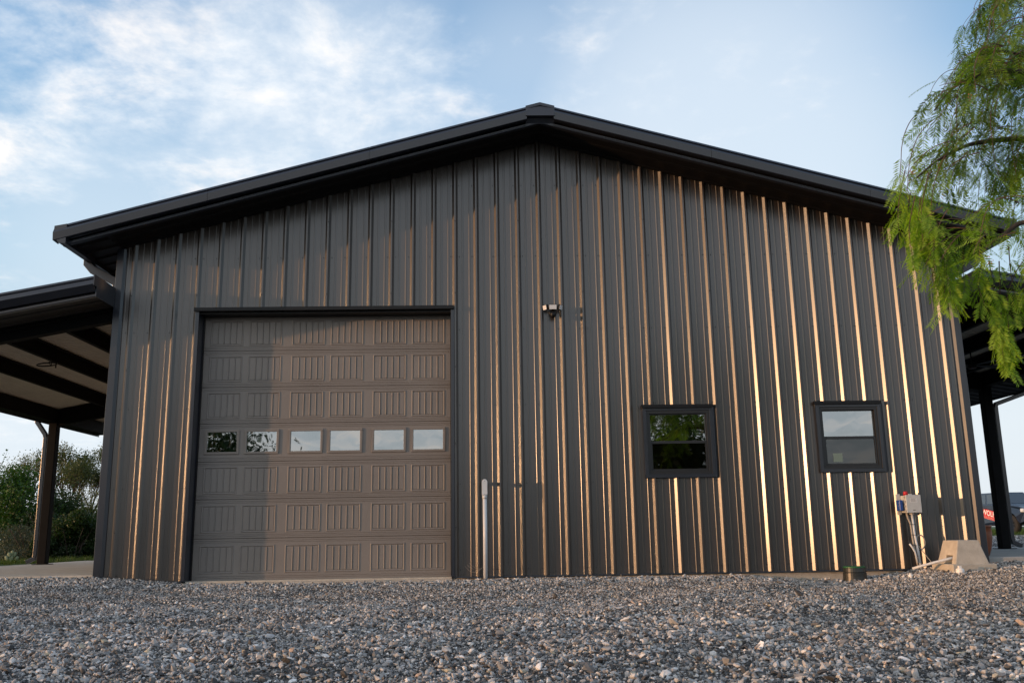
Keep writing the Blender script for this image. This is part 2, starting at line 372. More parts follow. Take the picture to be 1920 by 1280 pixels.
def ground_mat():
    m = bpy.data.materials.new('crushed_rock_and_turf'); m.use_nodes = True; t = m.node_tree; b = t.nodes['Principled BSDF']
    b.inputs['Roughness'].default_value = 0.9; b.inputs['Specular IOR Level'].default_value = 0.25
    geo = N(t, 'ShaderNodeNewGeometry'); sp_ = N(t, 'ShaderNodeSeparateXYZ'); L(t, geo.outputs['Position'], sp_.inputs[0])
    v = N(t, 'ShaderNodeTexVoronoi', inp={'Scale': 75.0}); L(t, geo.outputs['Position'], v.inputs['Vector'])
    sepc = N(t, 'ShaderNodeSeparateColor'); L(t, v.outputs['Color'], sepc.inputs[0])
    stone = ramp(t, sepc.outputs[0], [(0, (0.05, 0.05, 0.05)), (.3, (.09, .088, .085)), (.55, (.15, .145, .14)), (.75, (.20, .19, .175)), (.9, (.28, .27, .26)), (1, (.4, .39, .37))])
    edge = ramp(t, v.outputs['Distance'], [(0.0, (1, 1, 1)), (0.62, (0.35, 0.35, 0.35))])  # darkens towards cell rims, painting the shade of gaps between stones
    stone = mixc(t, 1.0, stone, edge, 'MULTIPLY')
    n = N(t, 'ShaderNodeTexNoise', inp={'Scale': 0.9, 'Detail': 5}); L(t, geo.outputs['Position'], n.inputs['Vector'])
    stone = mixc(t, 0.25, stone, ramp(t, n.outputs['Fac'], [(.35, (.10, .095, .09)), (.65, (.17, .16, .15))]))
    n2 = N(t, 'ShaderNodeTexNoise', inp={'Scale': 1.3, 'Detail': 8, 'Roughness': 0.7}); L(t, geo.outputs['Position'], n2.inputs['Vector'])
    turf = ramp(t, n2.outputs['Fac'], [(.3, (.018, .038, .010)), (.5, (.035, .075, .016)), (.7, (.075, .105, .03))])
    # turf lies beyond the gravelled yard
    gx = math_n(t, 'SUBTRACT', math_n(t, 'ABSOLUTE', math_n(t, 'SUBTRACT', sp_.outputs[0], 5.5)), 18.5)
    left_back = math_n(t, 'MULTIPLY', math_n(t, 'GREATER_THAN', sp_.outputs[1], 2.0), math_n(t, 'LESS_THAN', sp_.outputs[0], -9.0))
    far_y = math_n(t, 'GREATER_THAN', math_n(t, 'ADD', sp_.outputs[1], math_n(t, 'MULTIPLY', n2.outputs['Fac'], 1.0)), 22.0)
    fy2 = math_n(t, 'LESS_THAN', sp_.outputs[1], -60.0)
    side = math_n(t, 'GREATER_THAN', gx, 0.0)
    fac = math_n(t, 'MAXIMUM', math_n(t, 'MAXIMUM', left_back, far_y), math_n(t, 'MAXIMUM', fy2, side))
    L(t, mixc(t, fac, stone, turf), b.inputs['Base Color'])
    bp = N(t, 'ShaderNodeBump', inp={'Strength': 1.0, 'Distance': 0.012}); bp.invert = True; L(t, v.outputs['Distance'], bp.inputs['Height']); L(t, bp.outputs[0], b.inputs['Normal'])
    return m
M_ground = ground_mat()
gme = ground_mesh(); gme.materials.append(M_ground)
ground = bpy.data.objects.new('ground', gme); col.objects.link(ground); tag(ground, 'grey crushed rock yard in front of the dark metal building', kind='structure')

# loose stones: one object that instances a dozen stone shapes
def stone_mat():
    m = bpy.data.materials.new('crushed_stone'); m.use_nodes = True; t = m.node_tree; b = t.nodes['Principled BSDF']
    b.inputs['Roughness'].default_value = 0.8; b.inputs['Specular IOR Level'].default_value = 0.35
    at = N(t, 'ShaderNodeAttribute', attribute_name='tone', attribute_type='INSTANCER')
    c = ramp(t, at.outputs['Fac'], [(0, (.065, .066, .068)), (.13, (.135, .136, .138)), (.28, (.22, .22, .221)), (.44, (.32, .318, .314)), (.58, (.40, .394, .385)), (.72, (.44, .425, .41)), (.80, (.45, .46, .475)), (.87, (.62, .62, .61)), (.95, (.44, .35, .29)), (.968, (.46, .41, .31)), (.98, (.80, .79, .78))], 'CONSTANT')
    tcn = N(t, 'ShaderNodeTexCoord'); n = N(t, 'ShaderNodeTexNoise', inp={'Scale': 2.2, 'Detail': 4, 'Roughness': .65}); L(t, tcn.outputs['Object'], n.inputs['Vector'])
    c2 = mixc(t, 1.0, c, ramp(t, n.outputs['Fac'], [(.3, (.7, .7, .7)), (.7, (1.25, 1.22, 1.2))]), 'MULTIPLY')
    L(t, c2, b.inputs['Base Color'])
    return m
M_stone = stone_mat()
stone_col = bpy.data.collections.new('stone_shapes')
def ico_pts():
    p = (1 + 5 ** .5) / 2
    V = [(-1, p, 0), (1, p, 0), (-1, -p, 0), (1, -p, 0), (0, -1, p), (0, 1, p), (0, -1, -p), (0, 1, -p), (p, 0, -1), (p, 0, 1), (-p, 0, -1), (-p, 0, 1)]
    F = [(0,11,5),(0,5,1),(0,1,7),(0,7,10),(0,10,11),(1,5,9),(5,11,4),(11,10,2),(10,7,6),(7,1,8),(3,9,4),(3,4,2),(3,2,6),(3,6,8),(3,8,9),(4,9,5),(2,4,11),(6,2,10),(8,6,7),(9,8,1)]
    return V, F
for k in range(14):
    V, F = ico_pts(); rr = random.Random(100 + k)
    sx, sy_, sz = rr.uniform(.85, 1.4), rr.uniform(.6, 1.0), rr.uniform(.32, .62)
    pv = []
    for v in V:
        q = Vector(v).normalized() * rr.uniform(.62, 1.28); pv.append((q.x * sx * .5, q.y * sy_ * .5, q.z * sz * .5))
    me = bpy.data.meshes.new('stone_shape'); me.from_pydata(pv, [], F); me.materials.append(M_stone)
    o = bpy.data.objects.new('stone_shape', me); stone_col.objects.link(o)

def scatter(name, P, scale, tone, collection, label, tilt=0.35, kind='stuff', rot_full=True, cat=None):
    n = len(P); me = bpy.data.meshes.new(name); me.vertices.add(n); me.vertices.foreach_set('co', np.asarray(P, np.float32).ravel())
    a = me.attributes.new('size', 'FLOAT', 'POINT'); a.data.foreach_set('value', scale.astype(np.float32))
    a = me.attributes.new('tone', 'FLOAT', 'POINT'); a.data.foreach_set('value', tone.astype(np.float32))
    rot = np.stack([npr.normal(0, tilt, n), npr.normal(0, tilt, n), npr.uniform(0, 2 * math.pi, n)], -1).astype(np.float32)
    a = me.attributes.new('turn', 'FLOAT_VECTOR', 'POINT'); a.data.foreach_set('vector', rot.ravel())
    o = bpy.data.objects.new(name, me); col.objects.link(o); tag(o, label, cat, kind=kind)
    ng = bpy.data.node_groups.new(name + '_nodes', 'GeometryNodeTree')
    ng.interface.new_socket('Geometry', in_out='INPUT', socket_type='NodeSocketGeometry'); ng.interface.new_socket('Geometry', in_out='OUTPUT', socket_type='NodeSocketGeometry')
    gi = ng.nodes.new('NodeGroupInput'); go = ng.nodes.new('NodeGroupOutput'); io = ng.nodes.new('GeometryNodeInstanceOnPoints'); ci = ng.nodes.new('GeometryNodeCollectionInfo')
    ci.inputs[0].default_value = collection; ci.inputs['Separate Children'].default_value = True; ci.inputs['Reset Children'].default_value = True
    def attr(nm, ty):
        q = ng.nodes.new('GeometryNodeInputNamedAttribute'); q.data_type = ty; q.inputs[0].default_value = nm; return q.outputs[0]
    io.inputs['Pick Instance'].default_value = True
    ri = ng.nodes.new('FunctionNodeRandomValue'); ri.data_type = 'INT'
    for s_ in ri.inputs:
        if s_.name == 'Max' and s_.type == 'INT': s_.default_value = len(collection.objects) - 1
    out_i = [s_ for s_ in ri.outputs if s_.type == 'INT'][0]
    ng.links.new(gi.outputs[0], io.inputs['Points']); ng.links.new(ci.outputs[0], io.inputs['Instance']); ng.links.new(out_i, io.inputs['Instance Index'])
    e2r = ng.nodes.new('FunctionNodeEulerToRotation'); ng.links.new(attr('turn', 'FLOAT_VECTOR'), e2r.inputs[0]); ng.links.new(e2r.outputs[0], io.inputs['Rotation'])
    ng.links.new(attr('size', 'FLOAT'), io.inputs['Scale']); ng.links.new(io.outputs[0], go.inputs[0])
    md = o.modifiers.new('stones', 'NODES'); md.node_group = ng
    return o
def stones():
    P = []; S = []
    def band(n, y0, y1, med, sig, lo, hi, wx=0.66, pile=0.35):
        y = npr.uniform(y0, y1, int(n * 3)); half = wx * (y + 12.58) + 0.8
        hm = wx * (y1 + 12.58) + 0.8
        keep = npr.uniform(0, 1, len(y)) < half / hm; y = y[keep][:n]; half = half[keep][:n]
        x = npr.uniform(-1, 1, len(y)) * half + 0.1
        s = np.clip(npr.lognormal(math.log(med), sig, len(y)), lo, hi)
        return x, y, s
    L_ = [band(115000, -10.4, -5.6, .0140, .48, .007, .05), band(75000, -7.2, -3.4, .0150, .42, .008, .045), band(130000, -5.0, -0.03, .0145, .36, .009, .04), band(14000, -1.15, -0.03, .029, .30, .014, .06), band(350, -10.2, -1.0, .045, .22, .035, .085)]
    x = np.concatenate([a[0] for a in L_]); y = np.concatenate([a[1] for a in L_]); s = np.concatenate([a[2] for a in L_])
    # the yard to the right, beyond the far slab, and strips in front of the slabs
    n = 16000; xr = npr.uniform(10.9, 22, n); yr = npr.uniform(3.5, 22, n); m_ = (xr - .15) / (yr + 12.58) < .66
    x = np.concatenate([x, xr[m_]]); y = np.concatenate([y, yr[m_]]); s = np.concatenate([s, np.clip(npr.lognormal(math.log(.035), .3, m_.sum()), .02, .08)])
    ok = ~((np.abs(x - .96) < 6.0) & (y > -0.045)) & ~((x > -3.95) & (x < -0.25) & (y > -0.16))
    for (bx0, bx1, by0, by1) in [(6.02, 6.66, -.93, -.33)]: ok &= ~((x > bx0) & (x < bx1) & (y > by0) & (y < by1))
    ok &= ((x - 4.99) ** 2 + (y + .35) ** 2) > .155 ** 2
    x, y, s = x[ok], y[ok], s[ok]
    z = ground_z(x, y) + s * npr.uniform(-0.05, 0.50, len(x))
    tone = npr.uniform(0, 1, len(x))
    # warmer, paler stone tones close to the wall
    warm = (npr.uniform(0, 1, len(x)) < 0.28 * np.clip((y + 4) / 4, 0, 1) * (0.6 + 0.4 * (x > 0)))
    tone = np.where(warm, npr.choice([.70, .78, .90, .95, .60, .76], len(x)), tone)
    patch = np.sin(x * 1.3 + 1.1) * np.cos(y * 1.7) + 0.5 * np.sin(3.1 * x + y)
    dark = (npr.uniform(0, 1, len(x)) < 0.22 * (patch > 0.3) * (y < -4)); tone = np.where(dark, tone * .45, tone)
    scatter('gravel', np.stack([x, y, z], -1), s, tone, stone_col, 'loose grey crushed stone covering the yard before the building', tilt=0.5)
stones()

# ================================================================== the metal building
P = 0.3048
XL, XR, XM = -5.06, 6.95, 0.955
SLOPE = 0.270; ZR = 6.485; OH = 0.74; DEPTH = 15.0
def roof_z(x): return ZR - SLOPE * abs(x - XM)
bld = empty('metal_building', (XM, 0, 0), 'dark bronze steel workshop building with a gable roof, a big roller door and two windows', 'building')
DOOR = (-3.90, -0.33, -0.05, 3.66)
WINS = [(2.375, 3.265, 1.285, 2.175), (4.815, 5.645, 1.325, 2.195)]
Z_BOT = -0.03
def rib_profile(x0, x1, seed=0):
    """(x, y) breakpoints of the ribbed sheet between x0 and x1; y negative is proud of the wall line"""
    pts = []
    n0 = math.floor((x0 - 0.2) / P) - 1; n1 = math.ceil(x1 / P) + 1
    for n in range(n0, n1 + 1):
        rr = random.Random(n * 17 + 5); a = n * P - 0.015 + rr.uniform(-.002, .002)
        w = rr.uniform(0.0265, 0.0315)
        pts += [(a, 0.0), (a + w, -0.033), (a + w + .022, -0.033), (a + w + .022 + .029, 0.0)]
        for q in (0.122, 0.222):
            b = n * P + q; pts += [(b, 0.0), (b + .0038, -0.0032), (b + .020, -0.0032), (b + .0245, 0.0)]
    pts.sort(); out = []
    def interp(x):
        for (a, b) in zip(pts, pts[1:]):
            if a[0] <= x <= b[0]: return a[1] + (b[1] - a[1]) * (x - a[0]) / max(1e-9, b[0] - a[0])
        return 0
    out.append((x0, interp(x0)))
    out += [p for p in pts if x0 + 1e-4 < p[0] < x1 - 1e-4]
    out.append((x1, interp(x1)))
    return out, interp
def wall_sheet(x0, x1, zb, ztf, holes, lap=0.0):
    prof, interp = rib_profile(x0, x1)
    xs = [p[0] for p in prof]
    for h in holes:
        for hx in h[:2]:
            if x0 < hx < x1: xs.append(hx)
    xs = sorted(set(xs)); mb = MB()
    for a, b in zip(xs, xs[1:]):
        if b - a < 1e-5: continue
        ya, yb = interp(a) - lap, interp(b) - lap
        segs = [(zb, None)]; mid_ = (a + b) / 2
        hs = sorted([h for h in holes if h[0] <= mid_ <= h[1]], key=lambda h: h[2])
        spans = []; cur = zb
        for h in hs:
            if h[2] > cur: spans.append((cur, cur, h[2], h[2]))
            cur = max(cur, h[3])
        spans.append((cur, cur, ztf(a), ztf(b)))
        for (za0, zb0, za1, zb1) in spans:
            mb.quad((a, ya, za0), (b, yb, zb0), (b, yb, zb1), (a, ya, za1))
    return mb
wall_top = lambda x: roof_z(x) - 0.26
holes = [DOOR] + WINS
edges = [XL + 0.02] + [n * P - 0.02 for n in range(-16, 23, 3)] + [XR - 0.02]
edges = sorted(e for e in edges if XL < e < XR)
edges = [e for i, e in enumerate(edges) if i == 0 or e - edges[i - 1] > .3]
for i, (a, b) in enumerate(zip(edges, edges[1:])):
    o = build('wall_panel', wall_sheet(a, b + 0.012, Z_BOT, wall_top, holes, lap=0.0 if i % 2 else 0.0012), M_wall, bld)
    weld(o, 1e-5)
# screws in rows along the girts
mb = MB()
for z in (0.06, 1.20, 2.285, 3.366, 4.447, 5.53):
    for n in range(-16, 23):
        for dx in ((-0.035, 0.085) if (n - 2) % 3 == 0 else (-0.035, 0.0)):
            if dx == 0.0: continue
            x = n * P + dx
            if z > wall_top(x) - .05 or not XL + .1 < x < XR - .1: continue
            if any(h[0] - .05 < x < h[1] + .05 and h[2] - .05 < z < h[3] + .05 for h in holes): continue
            mb.lathe([(0.0085, 0), (0.0085, -0.002), (0.0045, -0.002), (0.0045, -0.007), (0.0, -0.007)], (x, -0.0015, z), 6, axis='Y')
z = 0.65
for zz in (0.62, 1.75, 2.83, 3.9, 4.98):
    for n in range(-16, 23, 3):
        x = n * P + 0.026
        if zz > wall_top(x) - .05 or any(h[0] < x < h[1] and h[2] < zz < h[3] for h in holes): continue
        mb.lathe([(0.0085, 0), (0.0085, -0.002), (0.0045, -0.007), (0.0, -0.007)], (x, -0.034, zz), 6, axis='Y')
build('screw', mb, M_screw, bld, kind='stuff')

# other walls, foundation, floor
mb = MB(); mb.box(XL + .02, XR - .02, DEPTH, DEPTH + .05, Z_BOT, roof_z(XL) - .25)
mb.poly([(XL + .02, DEPTH + .02, roof_z(XL) - .25), (XR - .02, DEPTH + .02, roof_z(XR) - .25), (XM, DEPTH + .02, ZR - .26)])
build('back_wall', mb, M_wall, bld)
for (x, s) in ((XL, 1), (XR, -1)):
    mb = MB(); zt = roof_z(x) - .26; y = .02
    k = 0
    while y < DEPTH:
        ys = [y, y + .22, y + .25, y + .27, min(y + P, DEPTH)]; xo = [0, 0, -.03 * s, -.03 * s, 0]
        for j in range(4): mb.quad((x + xo[j] + .02 * s, ys[j], Z_BOT), (x + xo[j + 1] + .02 * s, ys[j + 1], Z_BOT), (x + xo[j + 1] + .02 * s, ys[j + 1], zt), (x + xo[j] + .02 * s, ys[j], zt))
        y += P
    build('side_wall', mb, M_wall, bld)
mb = MB(); mb.box(XL + .03, XR - .03, .012, DEPTH - .02, -.45, Z_BOT - .002)
mb.box(DOOR[0], DOOR[1], -.12, .010, -.45, -.052)
build('foundation', mb, M_conc, bld)
# thin base trim under the sheets
mb = MB()
for (a, b) in ((XL, DOOR[0] - .02), (DOOR[1] + .02, XR)):
    mb.prism([(-.046, Z_BOT - .012), (-.038, Z_BOT - .016), (.008, Z_BOT - .004), (.008, Z_BOT + .004), (-.044, Z_BOT - .006)], a, b, axis=0)
build('base_trim', mb, M_trim, bld)
# interior box so that the panes look into a room
mb = MB(); mb.quad((XL + .1, .6, 0.002), (XR - .1, .6, 0.002), (XR - .1, DEPTH - .1, 0.002), (XL + .1, DEPTH - .1, 0.002))
build('interior_floor', mb, M_conc, bld)

# corner trims
for (x, s) in ((XL, 1), (XR, -1)):
    zt = roof_z(x) - .27
    prof = [(x - .035 * s, .12), (x - .035 * s, -.036), (x - .030 * s, -.041), (x + .060 * s, -.041), (x + .088 * s, -.012), (x + .098 * s, -.012), (x + .098 * s, -.006), (x + .05 * s, -.006), (x - .02 * s, -.02), (x - .02 * s, .12)]
    mb = MB(); mb.prism(prof if s > 0 else prof[::-1], Z_BOT - .01, zt, axis=2)
    weld(build('corner_trim', mb, M_trim, bld))

# roof sheets
for s in (-1, 1):
    xe = XM + s * 6.61
    mb = MB(); y0, y1 = -OH + .02, DEPTH + .5
    def T(x, dz): return roof_z(x) + dz
    y = y0
    while y < y1:
        ys = [y, y + .24, y + .265, y + .285, min(y + P, y1)]; zz = [0, 0, .028, .028, 0]
        for j in range(4):
            mb.quad((XM, ys[j], T(XM, zz[j] - .03)), (xe, ys[j], T(xe, zz[j] - .03)), (xe, ys[j + 1], T(xe, zz[j + 1] - .03)), (XM, ys[j + 1], T(XM, zz[j + 1] - .03)))
        y += P
    build('roof_sheet', mb, M_trim, bld)

def rake_profile():
    """(depth y, drop z) outline of the sculpted rake trim, from the roof edge down"""
    return [(-OH + .12, .018), (-OH + .070, .018), (-OH + .066, .013), (-OH + .002, -.085), (-OH, -.089), (-OH + .012, -.190), (-OH + .018, -.196), (-OH + .104, -.196), (-OH + .108, -.190), (-OH + .108, -.170), (-OH + .100, -.178), (-OH + .022, -.182), (-OH + .010, -.09), (-OH + .074, .006), (-OH + .12, .006)]
def rake(parent, x0, x1, zf, prof, name='rake_trim', m=None, n=10):
    mb = MB(); xs = [x0 + (x1 - x0) * i / n for i in range(n + 1)]; k = len(prof)
    for i in range(n + 1): mb.v += [(xs[i], p[0], zf(xs[i]) + p[1]) for p in prof]
    for i in range(n):
        for j in range(k):
            mb.f.append((i * k + j, (i + 1) * k + j, (i + 1) * k + (j + 1) % k, i * k + (j + 1) % k)); mb.m.append(0)
    mb.f.append(tuple(range(k))); mb.f.append(tuple(range(n * k, n * k + k))[::-1]); mb.m += [0, 0]
    o = build(name, mb, m or M_trim, parent); weld(o); return o
for s in (-1, 1):
    # three lengths of trim lapped along each slope
    cuts = [0.19, 2.4, 4.6, 6.63]
    for a, b in zip(cuts, cuts[1:]):
        rake(bld, XM + s * a, XM + s * (b + (.0 if b > 6 else -.004)), roof_z, rake_profile(), n=2)
    # soffit edge strip (light line under the rake) and recess behind it
    st = [(-OH + .115, -.236), (-OH + .113, -.226), (-OH + .120, -.214), (-OH + .126, -.214), (-OH + .126, -.236), (-OH + .175, -.262), (-OH + .175, -.266), (-OH + .120, -.262), (-OH + .114, -.256)]
    rake(bld, XM + s * .02, XM + s * 6.55, roof_z, st, 'soffit_edge_trim', M_trim, 4)
    rc = [(-OH + .145, -.20), (-OH + .145, -.02), (-OH + .15, -.02), (-OH + .15, -.20)]
    rake(bld, XM + s * .02, XM + s * 6.6, roof_z, rc, 'rake_backing', M_black, 2)
# rake end caps at the eaves and gutters down the long sides
for s in (-1, 1):
    xe = XM + s * 6.63; z = roof_z(xe)
    mb = MB()
    mb.prism([(-OH + .052, z + .010), (-OH + .001, z - .088), (-OH + .014, z - .194), (-OH + .17, z - .20), (-OH + .17, z + .010)][::s], xe, xe + s * .012, axis=0)
    weld(build('rake_end_cap', mb, M_trim, bld))
    g = [(xe - s * .16, z + .04), (xe + s * .005, z + .010), (xe + s * .008, z - .095), (xe - s * .045, z - .20), (xe - s * .075, z - .235), (xe - s * .16, z - .235)]
    mb = MB(); mb.prism(g if s < 0 else g[::-1], -OH + .02, DEPTH + .4, axis=1)
    weld(build('gutter', mb, M_trim, bld))
# ridge cap end piece
mb = MB(); w = .205
zc_ = ZR
pr_ = [(XM - w, zc_ - SLOPE * w + .022), (XM, zc_ + .030), (XM + w, zc_ - SLOPE * w + .022), (XM + w, zc_ - SLOPE * w - .150), (XM - w, zc_ - SLOPE * w - .150)]
mb.prism(pr_[::-1], -OH - .012, -OH + .10, axis=1)
mb.xform(lambda p: Vector((p.x, p.y + (max(0, p.z - (ZR - .205)) * .27 if p.y < -OH + .05 else 0), p.z)))
mb.prism([(XM - w, zc_ - SLOPE * w + .022), (XM, zc_ + .030), (XM + w, zc_ - SLOPE * w + .022), (XM + w, zc_ - SLOPE * w + .014), (XM, zc_ + .022), (XM - w, zc_ - SLOPE * w + .014)][::-1], -OH + .10, DEPTH + .4, axis=1)
weld(build('ridge_cap', mb, M_trim, bld), bevel=.006)
mb = MB(); mb.poly([(XM - w, -OH + .055, zc_ - .17), (XM + w, -OH + .055, zc_ - .17), (XM + w, -OH + .12, zc_ - .275), (XM - w, -OH + .12, zc_ - .275)])
build('ridge_soffit_cap', mb, M_trim, bld)
# soffits: ribbed sheets running up the slope
def ribbed_soffit(parent, x0, x1, y0, y1, zf, drop, m, pitch=P, h=.022, name='soffit_sheet', piece=None, org_drop=None):
    y = y0; made = []
    mb = MB(); start = y
    while y < y1 - 1e-4:
        ye = min(y + pitch, y1); w_ = ye - y
        ys = [y, y + w_ * .62, y + w_ * .72, y + w_ * .86, ye]; zz = [0, 0, -h, -h, 0]
        for j in range(4):
            mb.quad((x0, ys[j], zf(x0) - drop + zz[j]), (x0, ys[j + 1], zf(x0) - drop + zz[j + 1]), (x1, ys[j + 1], zf(x1) - drop + zz[j + 1]), (x1, ys[j], zf(x1) - drop + zz[j]))
        y = ye
        if piece and (y - start >= piece - 1e-3 or y >= y1 - 1e-4):
            made.append(build(name, mb, m, parent)); mb = MB(); start = y
    if mb.f: made.append(build(name, mb, m, parent))
    return made
for s in (-1, 1):
    ribbed_soffit(bld, XM, XM + s * 6.0, -OH + .16, 0.03, roof_z, .252, M_soffit, h=.018)
    ribbed_soffit(bld, XM + s * 6.0, XM + s * 6.50, -OH + .16, 9.0, roof_z, .205, M_soffit, piece=P * 3)

# rain pipe elbow from the left gutter back to the wall
def box_pipe(pts, w, d, side=Vector((0, 1, 0))):
    """rectangular pipe along pts; w across, d along 'side'"""
    mb = MB(); pts = [Vector(p) for p in pts]; n = len(pts); V = []
    for i, p in enumerate(pts):
        t = (pts[min(i + 1, n - 1)] - pts[max(i - 1, 0)]).normalized(); sd = (side - t * side.dot(t)).normalized(); a = t.cross(sd).normalized()
        V += [p + a * w / 2 + sd * d / 2, p - a * w / 2 + sd * d / 2, p - a * w / 2 - sd * d / 2, p + a * w / 2 - sd * d / 2]
    F = []
    for i in range(n - 1):
        for k in range(4): F.append((i * 4 + k, i * 4 + (k + 1) % 4, (i + 1) * 4 + (k + 1) % 4, (i + 1) * 4 + k))
    F += [(3, 2, 1, 0), tuple(range(4 * n - 4, 4 * n))]
    mb.add(V, F); return mb
for s, x in ((-1, XL), (1, XR)):
    xe = XM + s * 6.56; zg = roof_z(xe) - .12
    weld(build('downspout', box_pipe([(xe, .25, zg), (xe, .25, zg - .15), (xe - s * .08, .25, zg - .24), (x + s * .13, .25, zg - .42), (x + s * .07, .25, zg - .55), (x + s * .07, .25, zg - 1.6)], .12, .14), M_trim, bld), bevel=.008)

# ------------------------------------------------------------------ roller door
dx0, dx1, dz0, dz1 = DOOR; RY = 0.225
# opening trims
mb = MB(); mb.box(dx0 - .055, dx1 + .035, -.062, .003, dz1 + .012, dz1 + .050); mb.box(dx0 - .055, dx1 + .035, -.074, -.060, dz1 - .002, dz1 + .050)
weld(build('door_head_trim', mb, M_black, bld), bevel=.003)
mb = MB(); mb.box(dx0 - .004, dx1 + .004, .003, RY + .03, dz1 - .03, dz1 + .012); weld(build('door_head_lining', mb, M_black, bld))
for (x, s) in ((dx0, 1), (dx1, -1)):
    mb = MB(); a, b = sorted((x - s * .035, x + s * .012)); mb.box(a, b, -.042, -.004, Z_BOT, dz1 + .01)
    a, b = sorted((x - s * .004, x + s * .012)); mb.box(a, b, -.004, RY + .06, Z_BOT - .04, dz1 + .01)
    weld(build('door_jamb', mb, M_trim, bld), bevel=.002)
    mb = MB(); a, b = sorted((x + s * .0125, x + s * .030)); mb.box(a, b, RY - .035, RY - .004, Z_BOT - .04, dz1 - .03)
    weld(build('door_side_seal', mb, M_black, bld), bevel=.002)
od = bpy.data.objects.new('overhead_door', None); col.objects.link(od); od.parent = bld
od.location = (0, 0, 0)
zs = [-.035, .52, 1.05, 1.567, 2.097, 2.615, 3.14, 3.655]
col_x = []; ax = dx0 + .012; usable = dx1 - dx0 - .024
stw = .472; g1, g2 = .080, .140; mg = (usable - 6 * stw - 3 * g1 - 2 * g2) / 2
x = ax + mg
for c in range(6):
    col_x.append((x, x + stw)); x += stw + (g1 if c % 2 == 0 else g2)
def grid_strip(mb, x0, x1, zl, hfun):
    for za, zb in zip(zl, zl[1:]):
        mb.quad((x0, hfun(za), za), (x1, hfun(za), za), (x1, hfun(zb), zb), (x0, hfun(zb), zb))
SHEIGHT = .375
stamp_mesh = None; stamp_objs = []
def stamp(x0, z0, w, h):
    """pressed panel: bead frame round five raised boards"""
    B = .018; xs = [0, .006, .012, B, B + .012]
    inner = w - 2 * (B + .012); nb = 5; gw = .020
    bw = (inner - gw * (nb - 1)) / nb; X = B + .012; cols_ = []
    xs_h = [(0, 0), (.007, -.0065), (.013, -.0065), (.020, 0.0), (B + .006, .0035), (B + .012, 0.000)]
    for i in range(nb):
        xs_h += [(X + .003, -.0015), (X + bw, -.0015)]
        X += bw
        if i < nb - 1: xs_h += [(X + .006, -.0075), (X + .011, -.0075), (X + gw, .0035)]; X += gw
    xs_h += [(w - B - .006, .0035), (w - .020, 0), (w - .013, -.0065), (w - .007, -.0065), (w, 0)]
    zs_e = [(0, 0.0), (.007, -.0065), (.013, -.0065), (.020, 0.0), (.026, .0035), (.034, None), (h - .034, None), (h - .026, .0035), (h - .020, 0.0), (h - .013, -.0065), (h - .007, -.0065), (h, 0.0)]
    mb = MB()
    def H(xi, hx, z, hz):
        if hz is None: return hx
        ex = min(xi, w - xi); ez = min(z, h - z)
        if ex < ez + 1e-9 and ex < .0335: return hx
        return hz
    for (xa, ha), (xb, hb) in zip(xs_h, xs_h[1:]):
        for (za, ka), (zb, kb) in zip(zs_e, zs_e[1:]):
            mb.quad((x0 + xa, RY + H(xa, ha, za, ka), z0 + za), (x0 + xb, RY + H(xb, hb, za, ka), z0 + za), (x0 + xb, RY + H(xb, hb, zb, kb), z0 + zb), (x0 + xa, RY + H(xa, ha, zb, kb), z0 + zb))
    return mb
for r in range(7):
    z0, z1 = zs[r], zs[r + 1]; hh = z1 - z0; win = (r == 3)
    if win: ph = .335; pz0 = z0 + (hh - ph) / 2 + .01
    else: ph = min(SHEIGHT, hh - .12); pz0 = z0 + (hh - ph) / 2
    pz1 = pz0 + ph
    def hf(z):
        e = min(z - z0, z1 - z)
        if e < .004: return RY + .012
        for q in (.030, .052):
            if abs(e - q) < .003: return RY + .005
        return RY
    eb = [0.0015, .006, .0265, .030, .0335, .0485, .052, .0555]
    zl0 = [z0 + e for e in eb if z0 + e < pz0 - .004] + [pz0]; zl1 = [pz1] + [z1 - e for e in reversed(eb) if z1 - e > pz1 + .004]
    mb = MB()
    grid_strip(mb, ax, ax + usable, zl0, hf); grid_strip(mb, ax, ax + usable, zl1, hf)
    xprev = ax
    for (a, b) in col_x: mb.quad((xprev, RY, pz0), (a, RY, pz0), (a, RY, pz1), (xprev, RY, pz1)); xprev = b
    mb.quad((xprev, RY, pz0), (ax + usable, RY, pz0), (ax + usable, RY, pz1), (xprev, RY, pz1))
    mb.box(ax, ax + usable, RY + .014, RY + .04, z0, z0 + .02); mb.box(ax, ax + usable, RY + .014, RY + .04, z1 - .02, z1)
    build('door_section', mb, M_door, od)
    for ci, (a, b) in enumerate(col_x):
        if not win:
            o = build('pressed_panel', stamp(a, pz0, b - a, ph), M_door, od); weld(o, 1e-5)
        else:
            fr = MB(); t_ = .028
            for (u0, u1, v0, v1) in ((a - .004, b + .004, pz0 - .004, pz0 + t_), (a - .004, b + .004, pz1 - t_, pz1 + .004), (a - .004, a + t_, pz0 + t_, pz1 - t_), (b - t_, b + .004, pz0 + t_, pz1 - t_)):
                fr.box(u0, u1, RY - .014, RY + .02, v0, v1)
            weld(build('window_frame', fr, M_doorframe, od), bevel=.004)
            gm = MB(); tl = (ci * 37 % 5 - 2) * .0006; gm.quad((a + t_, RY + .006 + tl, pz0 + t_), (b - t_, RY + .006 - tl, pz0 + t_), (b - t_, RY + .006 - tl, pz1 - t_), (a + t_, RY + .006 + tl, pz1 - t_))
            build('pane', gm, M_glass, od)
mb = MB(); mb.box(ax, ax + usable, RY - .012, RY + .03, -.062, -.036); weld(build('bottom_seal', mb, M_black, od), bevel=.006)

